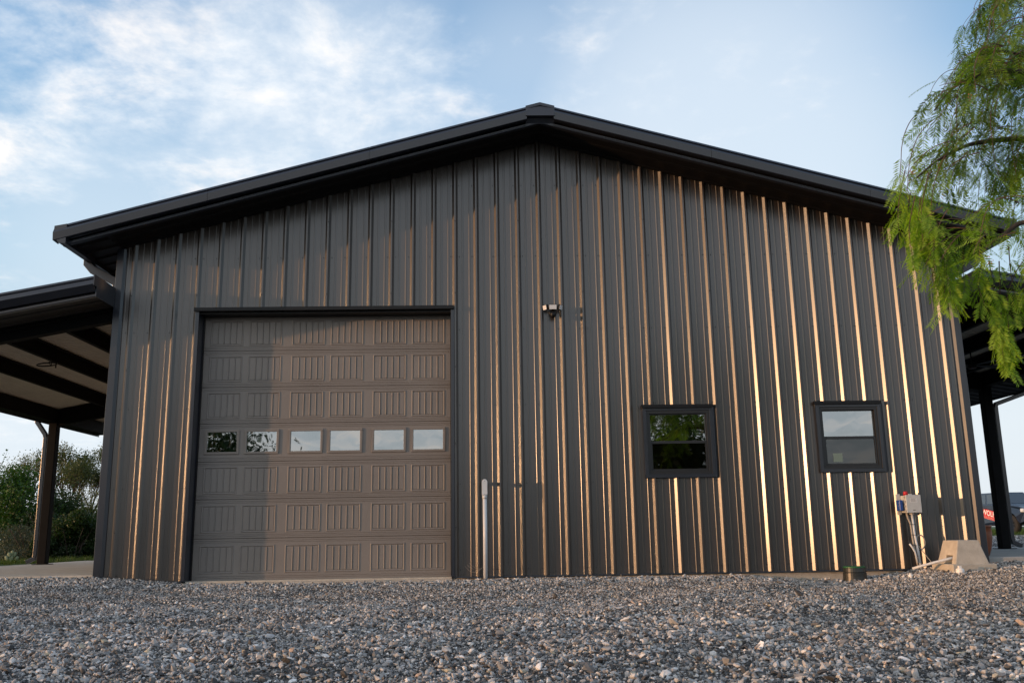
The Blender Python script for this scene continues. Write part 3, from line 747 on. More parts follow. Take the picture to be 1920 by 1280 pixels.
# ------------------------------------------------------------------ the two windows
def window(w, latch, note=False):
    x0, x1, z0, z1 = w
    r = bpy.data.objects.new('window', None); col.objects.link(r); r.parent = bld
    F0 = -.045
    def ring(mb, a, b, c, d, t, y0, y1, bt=None):
        bt = bt or t
        mb.box(a, b, y0, y1, c, c + bt); mb.box(a, b, y0, y1, d - t, d); mb.box(a, a + t, y0, y1, c + bt, d - t); mb.box(b - t, b, y0, y1, c + bt, d - t)
    mb = MB(); ring(mb, x0 - .045, x1 + .045, z0 - .045, z1 + .045, .048, F0, -.002)
    mb.prism([(x1 + .045, -.004), (x1 + .095, -.004), (x1 + .045, F0 + .012)], z0 - .045, z1 + .045, axis=2)
    weld(build('casing', mb, M_trim, r), bevel=.003)
    mb = MB(); mb.box(x0 - .065, x1 + .055, F0 - .022, -.002, z1 + .0455, z1 + .078); mb.box(x0 - .065, x1 + .055, F0 - .026, F0 - .012, z1 + .030, z1 + .078)
    weld(build('head_flashing', mb, M_black, r), bevel=.002)
    mb = MB(); ring(mb, x0 + .004, x1 - .004, z0 + .004, z1 - .004, .042, -.034, .05)
    weld(build('frame', mb, M_frame, r), bevel=.003)
    zm = (z0 + z1) / 2 - .005
    mb = MB(); ring(mb, x0 + .047, x1 - .047, zm - .005, z1 - .047, .012, -.006, .03, .03)
    weld(build('upper_sash', mb, M_frame, r), bevel=.002)
    mb = MB(); ring(mb, x0 + .047, x1 - .047, z0 + .047, zm + .012, .026, -.020, .012, .03)
    weld(build('lower_sash', mb, M_frame, r), bevel=.002)
    mb = MB(); mb.quad((x0 + .058, .012, zm + .02), (x1 - .058, .0135, zm + .02), (x1 - .058, .012, z1 - .058), (x0 + .058, .013, z1 - .058)); build('upper_pane', mb, M_glass, r)
    mb = MB(); mb.quad((x0 + .07, -.006, z0 + .07), (x1 - .07, -.006, z0 + .07), (x1 - .07, -.006, zm - .013), (x0 + .07, -.006, zm - .013)); build('lower_pane', mb, M_screen, r)
    if latch:
        for q in (.21, .79):
            mb = MB(); xx = x0 + .06 + (x1 - x0 - .12) * q; mb.box(xx - .035, xx + .035, -.004, .006, zm + .013, zm + .026); weld(build('latch', mb, M_white, r), bevel=.003)
    if note:
        mb = MB(); mb.box(x0 + .16, x0 + .29, -.0085, -.0075, z0 + .10, z0 + .22); o = build('paper_note', mb, mat('pale_green_paper', (.17, .23, .20), rough=.8), r)
    # the room behind: a blind or shelf in front of a dull wall
    mb = MB(); mb.quad((x0 - .1, .9, z0 - .3), (x1 + .4, .9, z0 - .3), (x1 + .4, .9, z1 + .3), (x0 - .1, .9, z1 + .3)); build('room_wall', mb, M_dark_inside, r)
    return r
window(WINS[0], True); window(WINS[1], False, True)

# ================================================================== open lean-to canopies
def canopy(side, name, label, zin, xin, xout, slope, posts_y, px, purl, slab_m, y_end, ceil_m, fixture=None, zslab=.08):
    s = side  # -1 left, +1 right
    zf = lambda x: zin - slope * (x - xin) * s
    root = empty(name, (xin, 0, zslab), label, 'canopy')
    xo = xout + s * .02
    prof = [(-OH + .12, .012), (-OH + .058, .012), (-OH + .054, .008), (-OH + .002, -.112), (-OH, -.118), (-OH + .012, -.132), (-OH + .075, -.205), (-OH + .088, -.205), (-OH + .092, -.196), (-OH + .09, -.18), (-OH + .012, -.115), (-OH + .062, .002), (-OH + .12, .002)]
    rake(root, xin, xo, zf, prof, n=3)
    st = [(-OH + .095, -.262), (-OH + .093, -.238), (-OH + .100, -.230), (-OH + .106, -.230), (-OH + .106, -.256), (-OH + .15, -.268), (-OH + .15, -.272), (-OH + .10, -.270)]
    rake(root, xin, xo - s * .08, zf, st, 'soffit_edge_trim', M_trim, 2)
    rake(root, xin, xo, zf, [(-OH + .12, -.22), (-OH + .12, -.01), (-OH + .125, -.01), (-OH + .125, -.22)], 'rake_backing', M_black, 2)
    # high side flashing, from the rake back to the wall
    xa, xb = sorted((xin - s * .012, xin)); mb = MB(); mb.box(xa, xb, -OH + .002, -.05, zf(xin) - .135, zf(xin) + .012); mb.box(xa, xb, -OH + .09, -.05, zf(xin) - .27, zf(xin) - .135)
    weld(build('side_flashing', mb, M_trim, root))
    # roof sheet
    mb = MB(); y = -OH + .02
    while y < y_end:
        ys = [y, y + .24, y + .265, y + .285, min(y + P, y_end)]; zz = [0, 0, .028, .028, 0]
        for j in range(4): mb.quad((xin, ys[j], zf(xin) + zz[j] - .03), (xo, ys[j], zf(xo) + zz[j] - .03), (xo, ys[j + 1], zf(xo) + zz[j + 1] - .03), (xin, ys[j + 1], zf(xin) + zz[j + 1] - .03))
        y += P
    build('roof_sheet', mb, M_trim, root)
    # dark soffit under the front overhang, pale liner inside, dark soffit under the eave
    ribbed_soffit(root, xin, xout, -OH + .13, -.02, zf, .255, M_soffit, h=.018)
    xe = px + s * .11
    ribbed_soffit(root, xin, xe, .14, y_end - .3, zf, .065, ceil_m, pitch=.102, h=.014, name='ceiling_sheet', piece=.102 * 9)
    ribbed_soffit(root, xe, xout, -.02, y_end - .1, zf, .255, M_soffit, h=.018, piece=P * 3)
    # beams
    def slope_beam(y0, y1, d0, d1, nm, x0=xin + s * .06, x1=px):
        mb = MB(); mb.add([(x0, y0, zf(x0) - d0), (x1, y0, zf(x1) - d0), (x1, y0, zf(x1) - d1), (x0, y0, zf(x0) - d1), (x0, y1, zf(x0) - d0), (x1, y1, zf(x1) - d0), (x1, y1, zf(x1) - d1), (x0, y1, zf(x0) - d1)],
                          [(0, 1, 2, 3), (7, 6, 5, 4), (0, 4, 5, 1), (3, 2, 6, 7), (1, 5, 6, 2), (0, 3, 7, 4)]); return weld(build(nm, mb, M_beam, root))
    slope_beam(.0, .13, .09, .30, 'front_rafter', x1=px + s * .1)
    for y in posts_y: slope_beam(y - .07, y + .07, .09, .43, 'rafter')
    for x in purl:
        mb = MB(); a, b = sorted((x, x + s * .012)); zt = zf(x) - .075; zb_ = zf(x) - .285
        mb.box(a, b, .13, y_end - .35, zb_, zt); mb.box(min(x, x - s * .065), max(x, x - s * .065), .13, y_end - .35, zt - .012, zt); mb.box(min(x, x + s * .075), max(x, x + s * .075), .13, y_end - .35, zb_ - .010, zb_)
        build('purlin', mb, M_beam, root)
    mb = MB(); mb.box(px - .09, px + .09, .02, y_end - .4, zf(px) - .34, zf(px) - .075); weld(build('eave_beam', mb, M_beam, root))
    # gutter
    z = zf(xout)
    g = [(xout - s * .04, z + .02), (xout + s * .045, z + .0), (xout + s * .05, z - .12), (xout + s * .0, z - .27), (xout - s * .04, z - .285)]
    mb = MB(); mb.prism(g if s < 0 else g[::-1], -OH + .02, y_end, axis=1); weld(build('gutter', mb, M_trim, root))
    # posts and rain pipes
    for i, y in enumerate(posts_y):
        zt = zf(px) - .33
        mb = MB(); mb.box(px - .085, px + .085, y - .085, y + .085, zslab + .012, zt); weld(build('post', mb, M_beam, root), bevel=.01)
        mb = MB(); mb.box(px - .15, px + .15, y - .15, y + .15, zslab, zslab + .012); weld(build('base_plate', mb, M_beam, root))
        ds = box_pipe([(xout + s * .05, y + .0, z - .15), (xout + s * .05, y, z - .27), (px + s * .18, y, z - .52), (px + s * .155, y, z - .60), (px + s * .155, y, zslab + .20), (px + s * .17, y, zslab + .12), (px + s * .32, y, zslab + .05)], .075, .10)
        weld(build('downspout', ds, M_trim, root), bevel=.006)
    return root, zf
YL = 6.55
left, zfl = canopy(-1, 'lean_to_canopy', 'open lean-to canopy with a pale ribbed ceiling on the left side of the building', 4.00, -5.09, -9.18, .187, (0.15, YL), -8.87, (-5.99, -6.84, -7.68), M_conc, 9.4, M_ceil, zslab=.075)
YR = 4.55
right, zfr = canopy(1, 'lean_to_canopy', 'open lean-to canopy on the right side of the building, half hidden by hanging leaves', 4.00, 6.99, 10.66, .180, (0.15, YR), 9.80, (7.75, 8.45, 9.12), M_slabR, 8.2, M_ceil, zslab=.10)
mb = MB(); mb.box(-9.35, XL - .03, .02, 9.6, -.35, .075); o = build('concrete_slab_left', mb, M_conc, None, 'pale concrete slab under the left canopy', kind='structure', org=(-7, 4, 0)); weld(o, bevel=.012)
mb = MB(); mb.box(XR + .03, 10.75, .02, 8.6, -.35, .10); o = build('concrete_slab_right', mb, M_slabR, None, 'grey concrete slab under the right canopy', kind='structure', org=(8.5, 4, 0)); weld(o, bevel=.012)
# ================================================================== fittings in front of the wall
# flood light
t = empty('flood_light', (1.107, -.03, 3.60), 'small three-headed security flood light mounted high on the dark ribbed wall', 'light')
M_led = mat('white_diffuser', (.72, .73, .74), rough=.3)
mb = MB(); mb.lathe([(0, -.05), (.05, -.05), (.055, -.045), (.055, -.005), (0, -.005)], (1.107, -.03, 3.585), 20, axis='Y'); weld(build('mounting_box', mb, M_black, t))
for i, (dx, dz, yaw, w) in enumerate(((0, .055, 0, .115), (-.098, .055, -55, .085), (.098, .055, 60, .085))):
    a = R(yaw); cx, cyy, cz = 1.107 + dx, -.12 + abs(dx) * .25, 3.60 + dz
    rot = Matrix.Rotation(a, 3, 'Z') @ Matrix.Rotation(R(12), 3, 'X')
    def tf(p, c=Vector((cx, cyy, cz)), rot=rot): return rot @ p + c
    mb = MB(); mb.box(-w / 2, w / 2, -.02, .02, -.038, .038, bev=.006); mb.xform(tf); h_ = build('lamp_head', mb, M_black, t)
    mb = MB(); mb.box(-w / 2 + .007, w / 2 - .007, -.0235, -.0205, -.031, .031); mb.xform(tf); build('lens', mb, M_led, h_).location = (0, 0, 0)
mb = MB(); mb.lathe([(0, -.045), (.02, -.043), (.034, -.03), (.042, -.008), (.042, .012), (.03, .022), (0, .022)], (1.107, -.115, 3.545), 18); weld(build('motion_sensor', mb, M_black, t))
mb = MB(); mb.tube([(1.107, -.07, 3.6), (1.107, -.115, 3.64)], .012, 8); mb.tube([(1.02, -.10, 3.65), (1.19, -.10, 3.65)], .010, 8); build('bracket', mb, M_black, t)

# grey conduit riser
t = empty('conduit_riser', (.115, -.17, -.08), 'pale grey plastic conduit riser standing beside the roller door', 'conduit')
cx, cyy = .115, -.17
mb = MB(); mb.tube([(cx, cyy, -.14), (cx + .002, cyy, .5), (cx, cyy, 1.03)], .029, 20); build('pipe', mb, M_pvc, t, smooth=True)
mb = MB(); n = 12; pf = [(cx - .036, 1.03), (cx + .036, 1.03)] + [(cx + .036 * math.cos(math.pi * k / n), 1.215 + .036 * math.sin(math.pi * k / n)) for k in range(n + 1)]
pf = pf[:2] + pf[2:]; mb.prism(pf[::-1], cyy - .03, cyy + .032, axis=1); weld(build('access_fitting', mb, M_pvc, t), bevel=.006)
mb = MB(); pf2 = [(cx - .037 + 0, 1.05), (cx - .02, 1.036), (cx + .02, 1.036), (cx + .037, 1.05)] + [(cx + .037 * math.cos(math.pi * k / n), 1.21 + .037 * math.sin(math.pi * k / n)) for k in range(n + 1)]
mb.prism(pf2[::-1], cyy - .038, cyy - .031, axis=1)
cv = weld(build('cover_plate', mb, M_pvc, t), bevel=.003)
mb = MB(); mb.lathe([(0, -.003), (.004, -.003), (.004, 0)], (cx, cyy - .038, 1.05), 8, axis='Y'); mb.lathe([(0, -.003), (.004, -.003), (.004, 0)], (cx, cyy - .038, 1.225), 8, axis='Y'); build('cover_screw', mb, M_screw, t)
mb = MB(); mb.tube([(cx, cyy + .03, 1.20), (cx, .01, 1.20)], .026, 14); build('wall_stub', mb, M_pvc, t, smooth=True)
mb = MB(); mb.tube([(cx, cyy, .99), (cx, cyy, 1.035)], .034, 18); build('collar', mb, M_pvc, t, smooth=True)

# thin loose wires at the wall foot left of the riser
mb = MB()
for k in range(3):
    p = [Vector((-.16 + .03 * k, -.05, .11 + .02 * k))]
    for j in range(7): p.append(p[-1] + Vector((.028, rnd.uniform(-.006, .006), -.03 + .008 * j + rnd.uniform(-.006, .006))))
    mb.tube(p, .0016, 5)
tag(build('loose_wire', mb, M_wire, None, org=(-.1, -.05, .05)), 'thin dark loose wires curling from the wall foot beside the roller door', 'wire')

# control box with beacon, disconnect and conduits
bx, bz = 5.94, .83
t = empty('control_box', (bx, -.08, .02), 'pale grey electrical control box with red beacon and conduits, right of the windows', 'electrical box')
mb = MB(); mb.box(bx - .10, bx + .10, -.20, -.045, bz - .115, bz + .115, bev=.006); enc = build('enclosure', mb, M_enc, t)
mb = MB(); mb.box(bx - .105, bx + .105, -.222, -.2015, bz - .12, bz + .12, bev=.006); lid = build('lid', mb, M_enc, t)
mb = MB(); mb.box(bx - .05, bx + .05, -.2235, -.2225, bz + .02, bz + .08); build('paper_label', mb, mat('label_paper', (.66, .66, .65), rough=.7), lid)
mb = MB()
for r_ in range(5): mb.box(bx - .04, bx + .04 - .02 * (r_ % 2), -.2242, -.2236, bz + .070 - .010 * r_, bz + .073 - .010 * r_)
mb.box(bx - .018, bx + .018, -.2245, -.2225, bz - .085, bz - .078)
build('label_print', mb, M_screw, lid)
mb = MB()
for zz in (-.09, -.03, .03, .09): mb.box(bx - .122, bx - .1055, -.215, -.19, bz + zz - .012, bz + zz + .012, bev=.003)
build('hinge', mb, M_wire, enc)
mb = MB(); mb.lathe([(0, .055), (.022, .054), (.029, .045), (.031, 0), (0, 0)], (bx - .05, -.11, bz + .118), 18); build('beacon', mb, M_red, t, smooth=True)
mb = MB(); mb.box(bx - .175, bx - .1235, -.17, -.06, bz - .09, bz + .055, bev=.008); build('disconnect_switch', mb, M_blue, t)
mb = MB(); mb.box(bx - .15, bx - .10, -.045, -.006, bz - .14, bz + .14, bev=.002); mb.box(bx + .02, bx + .07, -.045, -.006, bz - .14, bz + .14, bev=.002); build('mounting_strut', mb, M_enc, t)
mb = MB(); mb.tube([(bx + .005, -.12, bz - .11), (bx + .01, -.12, .45), (bx + .03, -.13, .2), (bx + .045, -.14, -.06)], .017, 12); build('conduit', mb, M_pvc, t, smooth=True)
mb = MB(); mb.tube([(bx - .07, -.12, bz - .11), (bx - .055, -.12, bz - .19), (bx - .028, -.12, bz - .27), (bx - .022, -.12, .40), (bx - .005, -.13, .12), (bx + .012, -.14, -.05)], .013, 10); build('conduit', mb, M_wire, t, smooth=True)
mb = MB(); mb.tube([(bx + .045, -.12, bz - .11), (bx + .05, -.11, .5), (bx + .062, -.10, .34)] , .006, 8); build('cable', mb, M_wire, t, smooth=True)
mb = MB(); pts = []
for k in range(26):
    a = -2.2 + k * .22; pts.append((bx + .085 + .068 * math.cos(a) * (1 - k * .006), -.10 - .0009 * k, .32 + .095 * math.sin(a)))
mb.tube(pts, .0085, 8); mb.tube([pts[-1], (bx + .10, -.12, .20), (bx + .16, -.2, .06), (bx + .25, -.3, .01)], .0055, 8)
build('coiled_cable', mb, M_wire, t, smooth=True)
mb = MB(); mb.tube([(bx - .085, -.15, .30), (bx - .05, -.15, .25), (bx - .02, -.15, .19), (bx + .0, -.15, .05)], .012, 10); build('conduit', mb, M_pvc, t, smooth=True)
mb = MB()
for zz in (.56, .42, .28, .14): mb.tube([(bx - .042 + .02 * (.56 - zz), -.138, zz), (bx + .035 + .03 * (.56 - zz), -.14, zz - .004)], .0035, 6)
build('cable_tie', mb, M_black, t)

# tapered concrete block with a notch, and the flexible conduit that enters it
t = empty('concrete_block', (6.33, -.63, 0), 'tapered pale concrete block with a dark notch, against the right wall corner', 'concrete block')
x0, x1, y0, y1, zb, zt, tp = 6.06, 6.56, -.90, -.36, -.02, .345, .085
mb = MB()
def Pz(u, v, z):
    k = (z - .05) / (zt - .05) if z > .05 else 0
    a = x0 + .03 + tp * k; b = x1 - .03 - tp * k; c = y0 + .03 + tp * .55 * k; d = y1 - .03 - tp * .55 * k
    return (a + (b - a) * u, c + (d - c) * v, z)
# left face with a notch at its foot
n0, n1, nh = .22, .60, .155
mb.poly([Pz(0, 0, .05), Pz(0, n0, .05), Pz(0, n0, nh), Pz(0, n1, nh), Pz(0, n1, .05), Pz(0, 1, .05), Pz(0, 1, zt), Pz(0, 0, zt)][::-1])
mb.quad(Pz(0, 0, .05), Pz(1, 0, .05), Pz(1, 0, zt), Pz(0, 0, zt)); mb.quad(Pz(1, 0, .05), Pz(1, 1, .05), Pz(1, 1, zt), Pz(1, 0, zt)); mb.quad(Pz(1, 1, .05), Pz(0, 1, .05), Pz(0, 1, zt), Pz(1, 1, zt))
mb.quad(Pz(0, 0, zt), Pz(1, 0, zt), Pz(1, 1, zt), Pz(0, 1, zt))
dq = .45
mb.quad(Pz(0, n0, .05), Pz(dq, n0, .05), Pz(dq, n0, nh), Pz(0, n0, nh)); mb.quad(Pz(0, n1, nh), Pz(dq, n1, nh), Pz(dq, n1, .05), Pz(0, n1, .05)); mb.quad(Pz(0, n0, nh), Pz(dq, n0, nh), Pz(dq, n1, nh), Pz(0, n1, nh)); mb.quad(Pz(dq, n0, .05), Pz(dq, n1, .05), Pz(dq, n1, nh), Pz(dq, n0, nh))
weld(build('tapered_body', mb, M_conc, t), bevel=.010, sharp=30)
mb = MB(); mb.box(x0 - .03, x1 + .04, y0 - .02, y1 + .01, -.08, .05); weld(build('base_slab', mb, M_conc, t), bevel=.010)
mb = MB(); mb.tube([(5.70, -.50, -.01), (5.80, -.56, .025), (5.93, -.66, .07), (6.05, -.72, .105), (6.16, -.75, .135)], .018, 12); mb.tube([(6.14, -.745, .13), (6.19, -.755, .142)], .024, 12)
tag(build('flexible_conduit', mb, M_pvc, None, smooth=True, org=(5.9, -.6, 0)), 'grey flexible conduit running from the gravel into the concrete block', 'conduit')

# white plastic caps
def cap(x, y, z, k, label):
    t = empty('pipe_cap', (x, y, z), label, 'pipe cap')
    mb = MB(); mb.lathe([(0, .09 * k), (.040 * k, .088 * k), (.052 * k, .078 * k), (.056 * k, .05 * k), (.056 * k, -.05), (0, -.05)], (x, y, z), 22); weld(build('body', mb, M_white, t), bevel=.002)
    mb = MB(); mb.box(x - .021 * k, x + .021 * k, y - .021 * k, y + .021 * k, z + .086 * k, z + .122 * k, bev=.004 * k); build('square_lug', mb, M_white, t)
cap(6.06, -1.02, -.075, .92, 'larger white plastic pipe cap in the gravel, in front of the concrete block')
cap(5.50, -.86, -.110, .52, 'smaller white plastic pipe cap in the gravel, left of the grey conduits')
cap(5.19, -.12, -.12, .75, 'white plastic pipe cap half hidden behind the black riser with the green lid')
# black riser with green lid
t = empty('valve_riser', (4.99, -.35, -.1), 'squat black plastic riser with a green lid against the wall foot', 'riser')
mb = MB(); mb.lathe([(.156, -.06), (.150, .0), (.148, .045), (.142, .048), (.142, .054), (.146, .058), (.138, .108), (.135, .110), (0, .110)], (4.99, -.35, -.1), 30); weld(build('body', mb, mat('black_ribbed_plastic', (.018, .02, .018), rough=.38), t), bevel=.001)
mb = MB(); mb.lathe([(.139, 0), (.141, .004), (.141, .013), (.132, .019), (0, .020)], (4.99, -.35, .010), 30); weld(build('lid', mb, mat('green_plastic_lid', (.02, .12, .04), rough=.45), t))
# brown pot behind the right corner
t = empty('garden_pot', (7.22, .72, .10), 'rust brown pot standing on the slab just behind the right wall corner', 'pot')
mb = MB(); mb.lathe([(0, 0), (.15, 0), (.185, .08), (.215, .22), (.222, .32), (.215, .40), (.226, .405), (.226, .43), (.205, .43), (.195, .36), (0, .34)], (7.235, .72, .10), 30); build('pot_body', mb, mat('rust_brown_glaze', (.20, .055, .018), rough=.5, var=.3, var_scale=8), t, smooth=True)

# ring fixture under the left ceiling
t = empty('ring_fixture', (-6.9, 2.1, 3.34), 'dark ring-shaped fixture hanging on a bracket below the left canopy ceiling', 'fixture')
mb = MB(); n = 28; rr = .145
c0 = Vector((-6.98, 2.1, 3.335)); ax_ = Matrix.Rotation(R(-8), 3, 'Y') @ Matrix.Rotation(R(4), 3, 'X')
mb.tube([c0 + ax_ @ Vector((rr * math.cos(2 * math.pi * k / n), rr * 1.1 * math.sin(2 * math.pi * k / n), 0)) for k in range(n + 1)], .011, 8, cap=False); build('ring', mb, M_black, t, smooth=True)
mb = MB(); mb.tube([c0 + Vector((rr * .98, 0, -.06)), c0 + Vector((rr * .98, 0, .16))], .011, 8); mb.tube([c0 + Vector((rr * .98, 0, .10)), c0 + Vector((.02, 0, .035)), c0 + Vector((-.0, 0, .0)) + Vector((0, .15, .0))], .007, 8)
mb.tube([c0 + Vector((.02, .1, -.005)), c0 + Vector((.02, .1, .12))], .008, 8); build('bracket', mb, M_black, t)
# wire-hung fixture under the right ceiling
t = empty('hanging_fan', (8.5, 2.6, 3.2), 'black fan hanging under the right canopy ceiling beside the leaf tips', 'fan')
c0 = Vector((8.45, 2.45, 3.20)); mb = MB(); mb.tube([c0, c0 + Vector((0, 0, .25))], .012, 8); build('rod', mb, M_black, t)
mb = MB(); mb.lathe([(0, -.05), (.06, -.05), (.075, -.02), (.07, .04), (0, .05)], c0, 16); build('motor', mb, M_black, t)
for k in range(4):
    a = k * math.pi / 2 + .35; d = Vector((math.cos(a), math.sin(a), 0)); n_ = Vector((-d.y, d.x, 0)); mb = MB()
    p = [c0 + d * .07 + n_ * .03, c0 + d * .07 - n_ * .03, c0 + d * .62 - n_ * .055 + Vector((0, 0, .02)), c0 + d * .62 + n_ * .055 - Vector((0, 0, .01))]
    q = [v + Vector((0, 0, .008)) for v in p]; mb.add(p + q, [(0, 1, 2, 3), (7, 6, 5, 4), (0, 4, 5, 1), (1, 5, 6, 2), (2, 6, 7, 3), (3, 7, 4, 0)]); build('blade', mb, M_black, t)
# ================================================================== pickup truck
M_navy = mat('navy_car_paint', (.006, .012, .034), rough=.35, spec=.4, coat=.5, coat_rough=.05)
M_tyre = mat('tyre_rubber', (.016, .016, .016), rough=.85)
M_rim = mat('dark_alloy', (.06, .06, .065), rough=.35, metallic=.8)
M_lamp = mat('lamp_glass', (.62, .66, .70), rough=.12, coat=1)
M_grille = mat('black_grille', (.012, .012, .013), rough=.5)
M_redg = mat('red_vinyl', (.55, .02, .02), rough=.4)
M_whiteg = mat('white_vinyl', (.80, .80, .80), rough=.45)
def truck(loc, rot):
    t = empty('pickup_truck', loc, 'dark navy crew cab pickup truck with a red lettered graphic on its doors', 'truck')
    O = Vector(loc)
    def B(name, mb, m, parent=None, **k):
        mb.xform(lambda p: p + O); return build(name, mb, m, parent or t, **k)
    W = .93
    def arch(cy_, r=.47, zb=.42, n=9): return [(cy_ + r * math.cos(a), max(zb, .40 + r * math.sin(a))) for a in [math.pi - math.pi * k / n for k in range(n + 1)]]
    prof = [(.10, .52), (.42, .44)] + arch(.98) + [(1.6, .40), (3.5, .40)] + arch(4.15) + [(4.7, .46), (5.35, .50), (5.42, .80), (5.40, 1.26), (3.95, 1.27), (3.9, 1.30), (1.55, 1.28), (1.2, 1.26), (.45, 1.16), (.16, 1.10), (.05, .98), (.04, .66)]
    mb = MB()
    inset = lambda y: .0 if y > .6 else (.6 - y) * .16
    n = len(prof)
    def V(p, s, k):  # k=0 rim, k=1 inner top
        y, z = p; w = W - inset(y) - (0.03 if z > 1.05 else 0) - (0.02 if z < .5 else 0)
        return (s * w, y, z)
    L_ = [V(p, -1, 0) for p in prof]; R_ = [V(p, 1, 0) for p in prof]
    mb.add(L_ + R_, [(i, (i + 1) % n, n + (i + 1) % n, n + i) for i in range(n)] + [tuple(range(n))[::-1], tuple(range(n, 2 * n))])
    body = B('body', mb, M_navy); weld(body, bevel=.035, seg=3, sharp=35)
    mb = MB(); mb.add([(-.60, .22, 1.135), (.60, .22, 1.135), (.70, 1.35, 1.30), (-.70, 1.35, 1.30), (-.66, .16, 1.09), (.66, .16, 1.09), (.78, 1.42, 1.25), (-.78, 1.42, 1.25)], [(0, 1, 2, 3), (0, 4, 5, 1), (1, 5, 6, 2), (2, 6, 7, 3), (3, 7, 4, 0)]); weld(B('hood', mb, M_navy), bevel=.02)
    # cab
    b0 = [(-.86, 1.45, 1.27), (.86, 1.45, 1.27), (.86, 4.0, 1.27), (-.86, 4.0, 1.27)]; b1 = [(-.66, 2.25, 1.82), (.66, 2.25, 1.82), (.66, 3.68, 1.83), (-.66, 3.68, 1.83)]
    mb = MB(); mb.add(b0 + b1, [(4, 5, 6, 7), (0, 1, 5, 4), (1, 2, 6, 5), (2, 3, 7, 6), (3, 0, 4, 7)]); weld(B('cab', mb, M_navy), bevel=.05, seg=3)
    def lerp(a, b, t_): return Vector(a) + (Vector(b) - Vector(a)) * t_
    def facegl(p00, p10, p11, p01, u0, u1, v0, v1, off, name, parent=None):
        q = lambda u, v: lerp(lerp(p00, p10, u), lerp(p01, p11, u), v)
        nrm = (q(1, 0) - q(0, 0)).cross(q(0, 1) - q(0, 0)).normalized() * off
        mb = MB(); mb.quad(q(u0, v0) + nrm, q(u1, v0) + nrm, q(u1, v1) + nrm, q(u0, v1) + nrm); return B(name, mb, M_autoglass)
    M_in = M_grille
    facegl(b0[0], b0[1], b1[1], b1[0], .05, .95, .08, .90, .006, 'windshield')
    for s, (A, Bq, C, D) in ((-1, (b0[3], b0[0], b1[0], b1[3])), (1, (b0[1], b0[2], b1[2], b1[1]))):
        # build glass outlines on the slanted side
        q = lambda u, v: lerp(lerp(A, Bq, u), lerp(D, C, u), v)
        nrm = (q(1, 0) - q(0, 0)).cross(q(0, 1) - q(0, 0)).normalized() * .006
        spans = ((.10, .47), (.52, .90)) if s < 0 else ((.10, .48), (.53, .90))
        for (u0, u1) in spans:
            mb = MB(); mb.quad(q(u0, .10) + nrm, q(u1, .10) + nrm, q(min(u1, .88), .86) + nrm, q(u0 + .01, .86) + nrm); B('side_window', mb, M_autoglass)
        mb = MB(); x_ = s * (W + .1); mb.box(min(x_, x_ - s * .12), max(x_, x_ - s * .12), 1.86, 1.98, 1.22, 1.42, bev=.02); mb.box(min(s * .84, s * .90), max(s * .84, s * .90), 1.88, 1.95, 1.24, 1.29); B('mirror', mb, M_grille)
        for yy in (.98, 4.15):
            w = MB(); cx0 = s * (W - .13); w.lathe([(.22, -.11), (.36, -.115), (.395, -.09), (.40, 0), (.395, .09), (.36, .115), (.22, .11)], (cx0, yy, .40), 28, axis='X')
            wh = bpy.data.objects.new('wheel', None); col.objects.link(wh); wh.parent = t
            B('tyre', w, M_tyre, wh, smooth=True)
            w = MB(); w.lathe([(0, s * .07), (.06, s * .08), (.07, s * .05), (.20, s * .07), (.235, s * .09), (.235, -s * .05), (0, -s * .05)], (cx0, yy, .40), 20, axis='X'); B('rim', w, M_rim, wh)
            for k in range(6):
                w = MB(); a = k * math.pi / 3; d = Vector((0, math.cos(a), math.sin(a))); nn = Vector((0, -d.z, d.y)); c_ = Vector((cx0 + s * .085, yy, .40))
                w.poly([c_ + d * .05 + nn * .03, c_ + d * .05 - nn * .03, c_ + d * .225 - nn * .02, c_ + d * .225 + nn * .02]); B('spoke', w, M_rim, wh)
        mb = MB(); xs_ = sorted((s * (W - .22), s * (W - .015))); mb.box(xs_[0], xs_[1], .075, .30, .90, 1.06, bev=.03); B('headlight', mb, M_lamp)
        mb = MB(); xs_ = sorted((s * .52, s * .68)); mb.box(xs_[0], xs_[1], .015, .06, .56, .66, bev=.02); B('fog_light', mb, M_lamp)
        mb = MB(); mb.box(min(s * W, s * (W + .09)), max(s * W, s * (W + .09)), 1.65, 3.6, .34, .40, bev=.01); B('side_step', mb, M_grille)
        for yy in (2.15, 3.1):
            mb = MB(); mb.box(min(s * (W - .02), s * (W + .022)), max(s * (W - .02), s * (W + .022)), yy + .55, yy + .75, 1.10, 1.135, bev=.006); B('door_handle', mb, M_grille)
    mb = MB(); mb.box(-.62, .62, .035, .10, .76, 1.08, bev=.02); gr = B('grille', mb, M_grille)
    for k in range(4):
        mb = MB(); mb.box(-.58, .58, .022, .034, .80 + .07 * k, .83 + .07 * k); B('grille_bar', mb, M_rim, gr)
    mb = MB(); mb.box(-.88, .88, -.03, .20, .48, .72, bev=.04); B('bumper', mb, M_grille)
    mb = MB(); mb.box(-.5, .5, 1.7, 3.7, .7, 1.2); B('interior', mb, M_grille)
    # vinyl graphic
    xg = -(W + .006)
    g = MB(); g.poly([(xg, 3.35, 1.24), (xg, 3.35, .80), (xg, 1.50, .44), (xg, 1.50, .86)]); gp = B('door_graphic', g, M_redg)
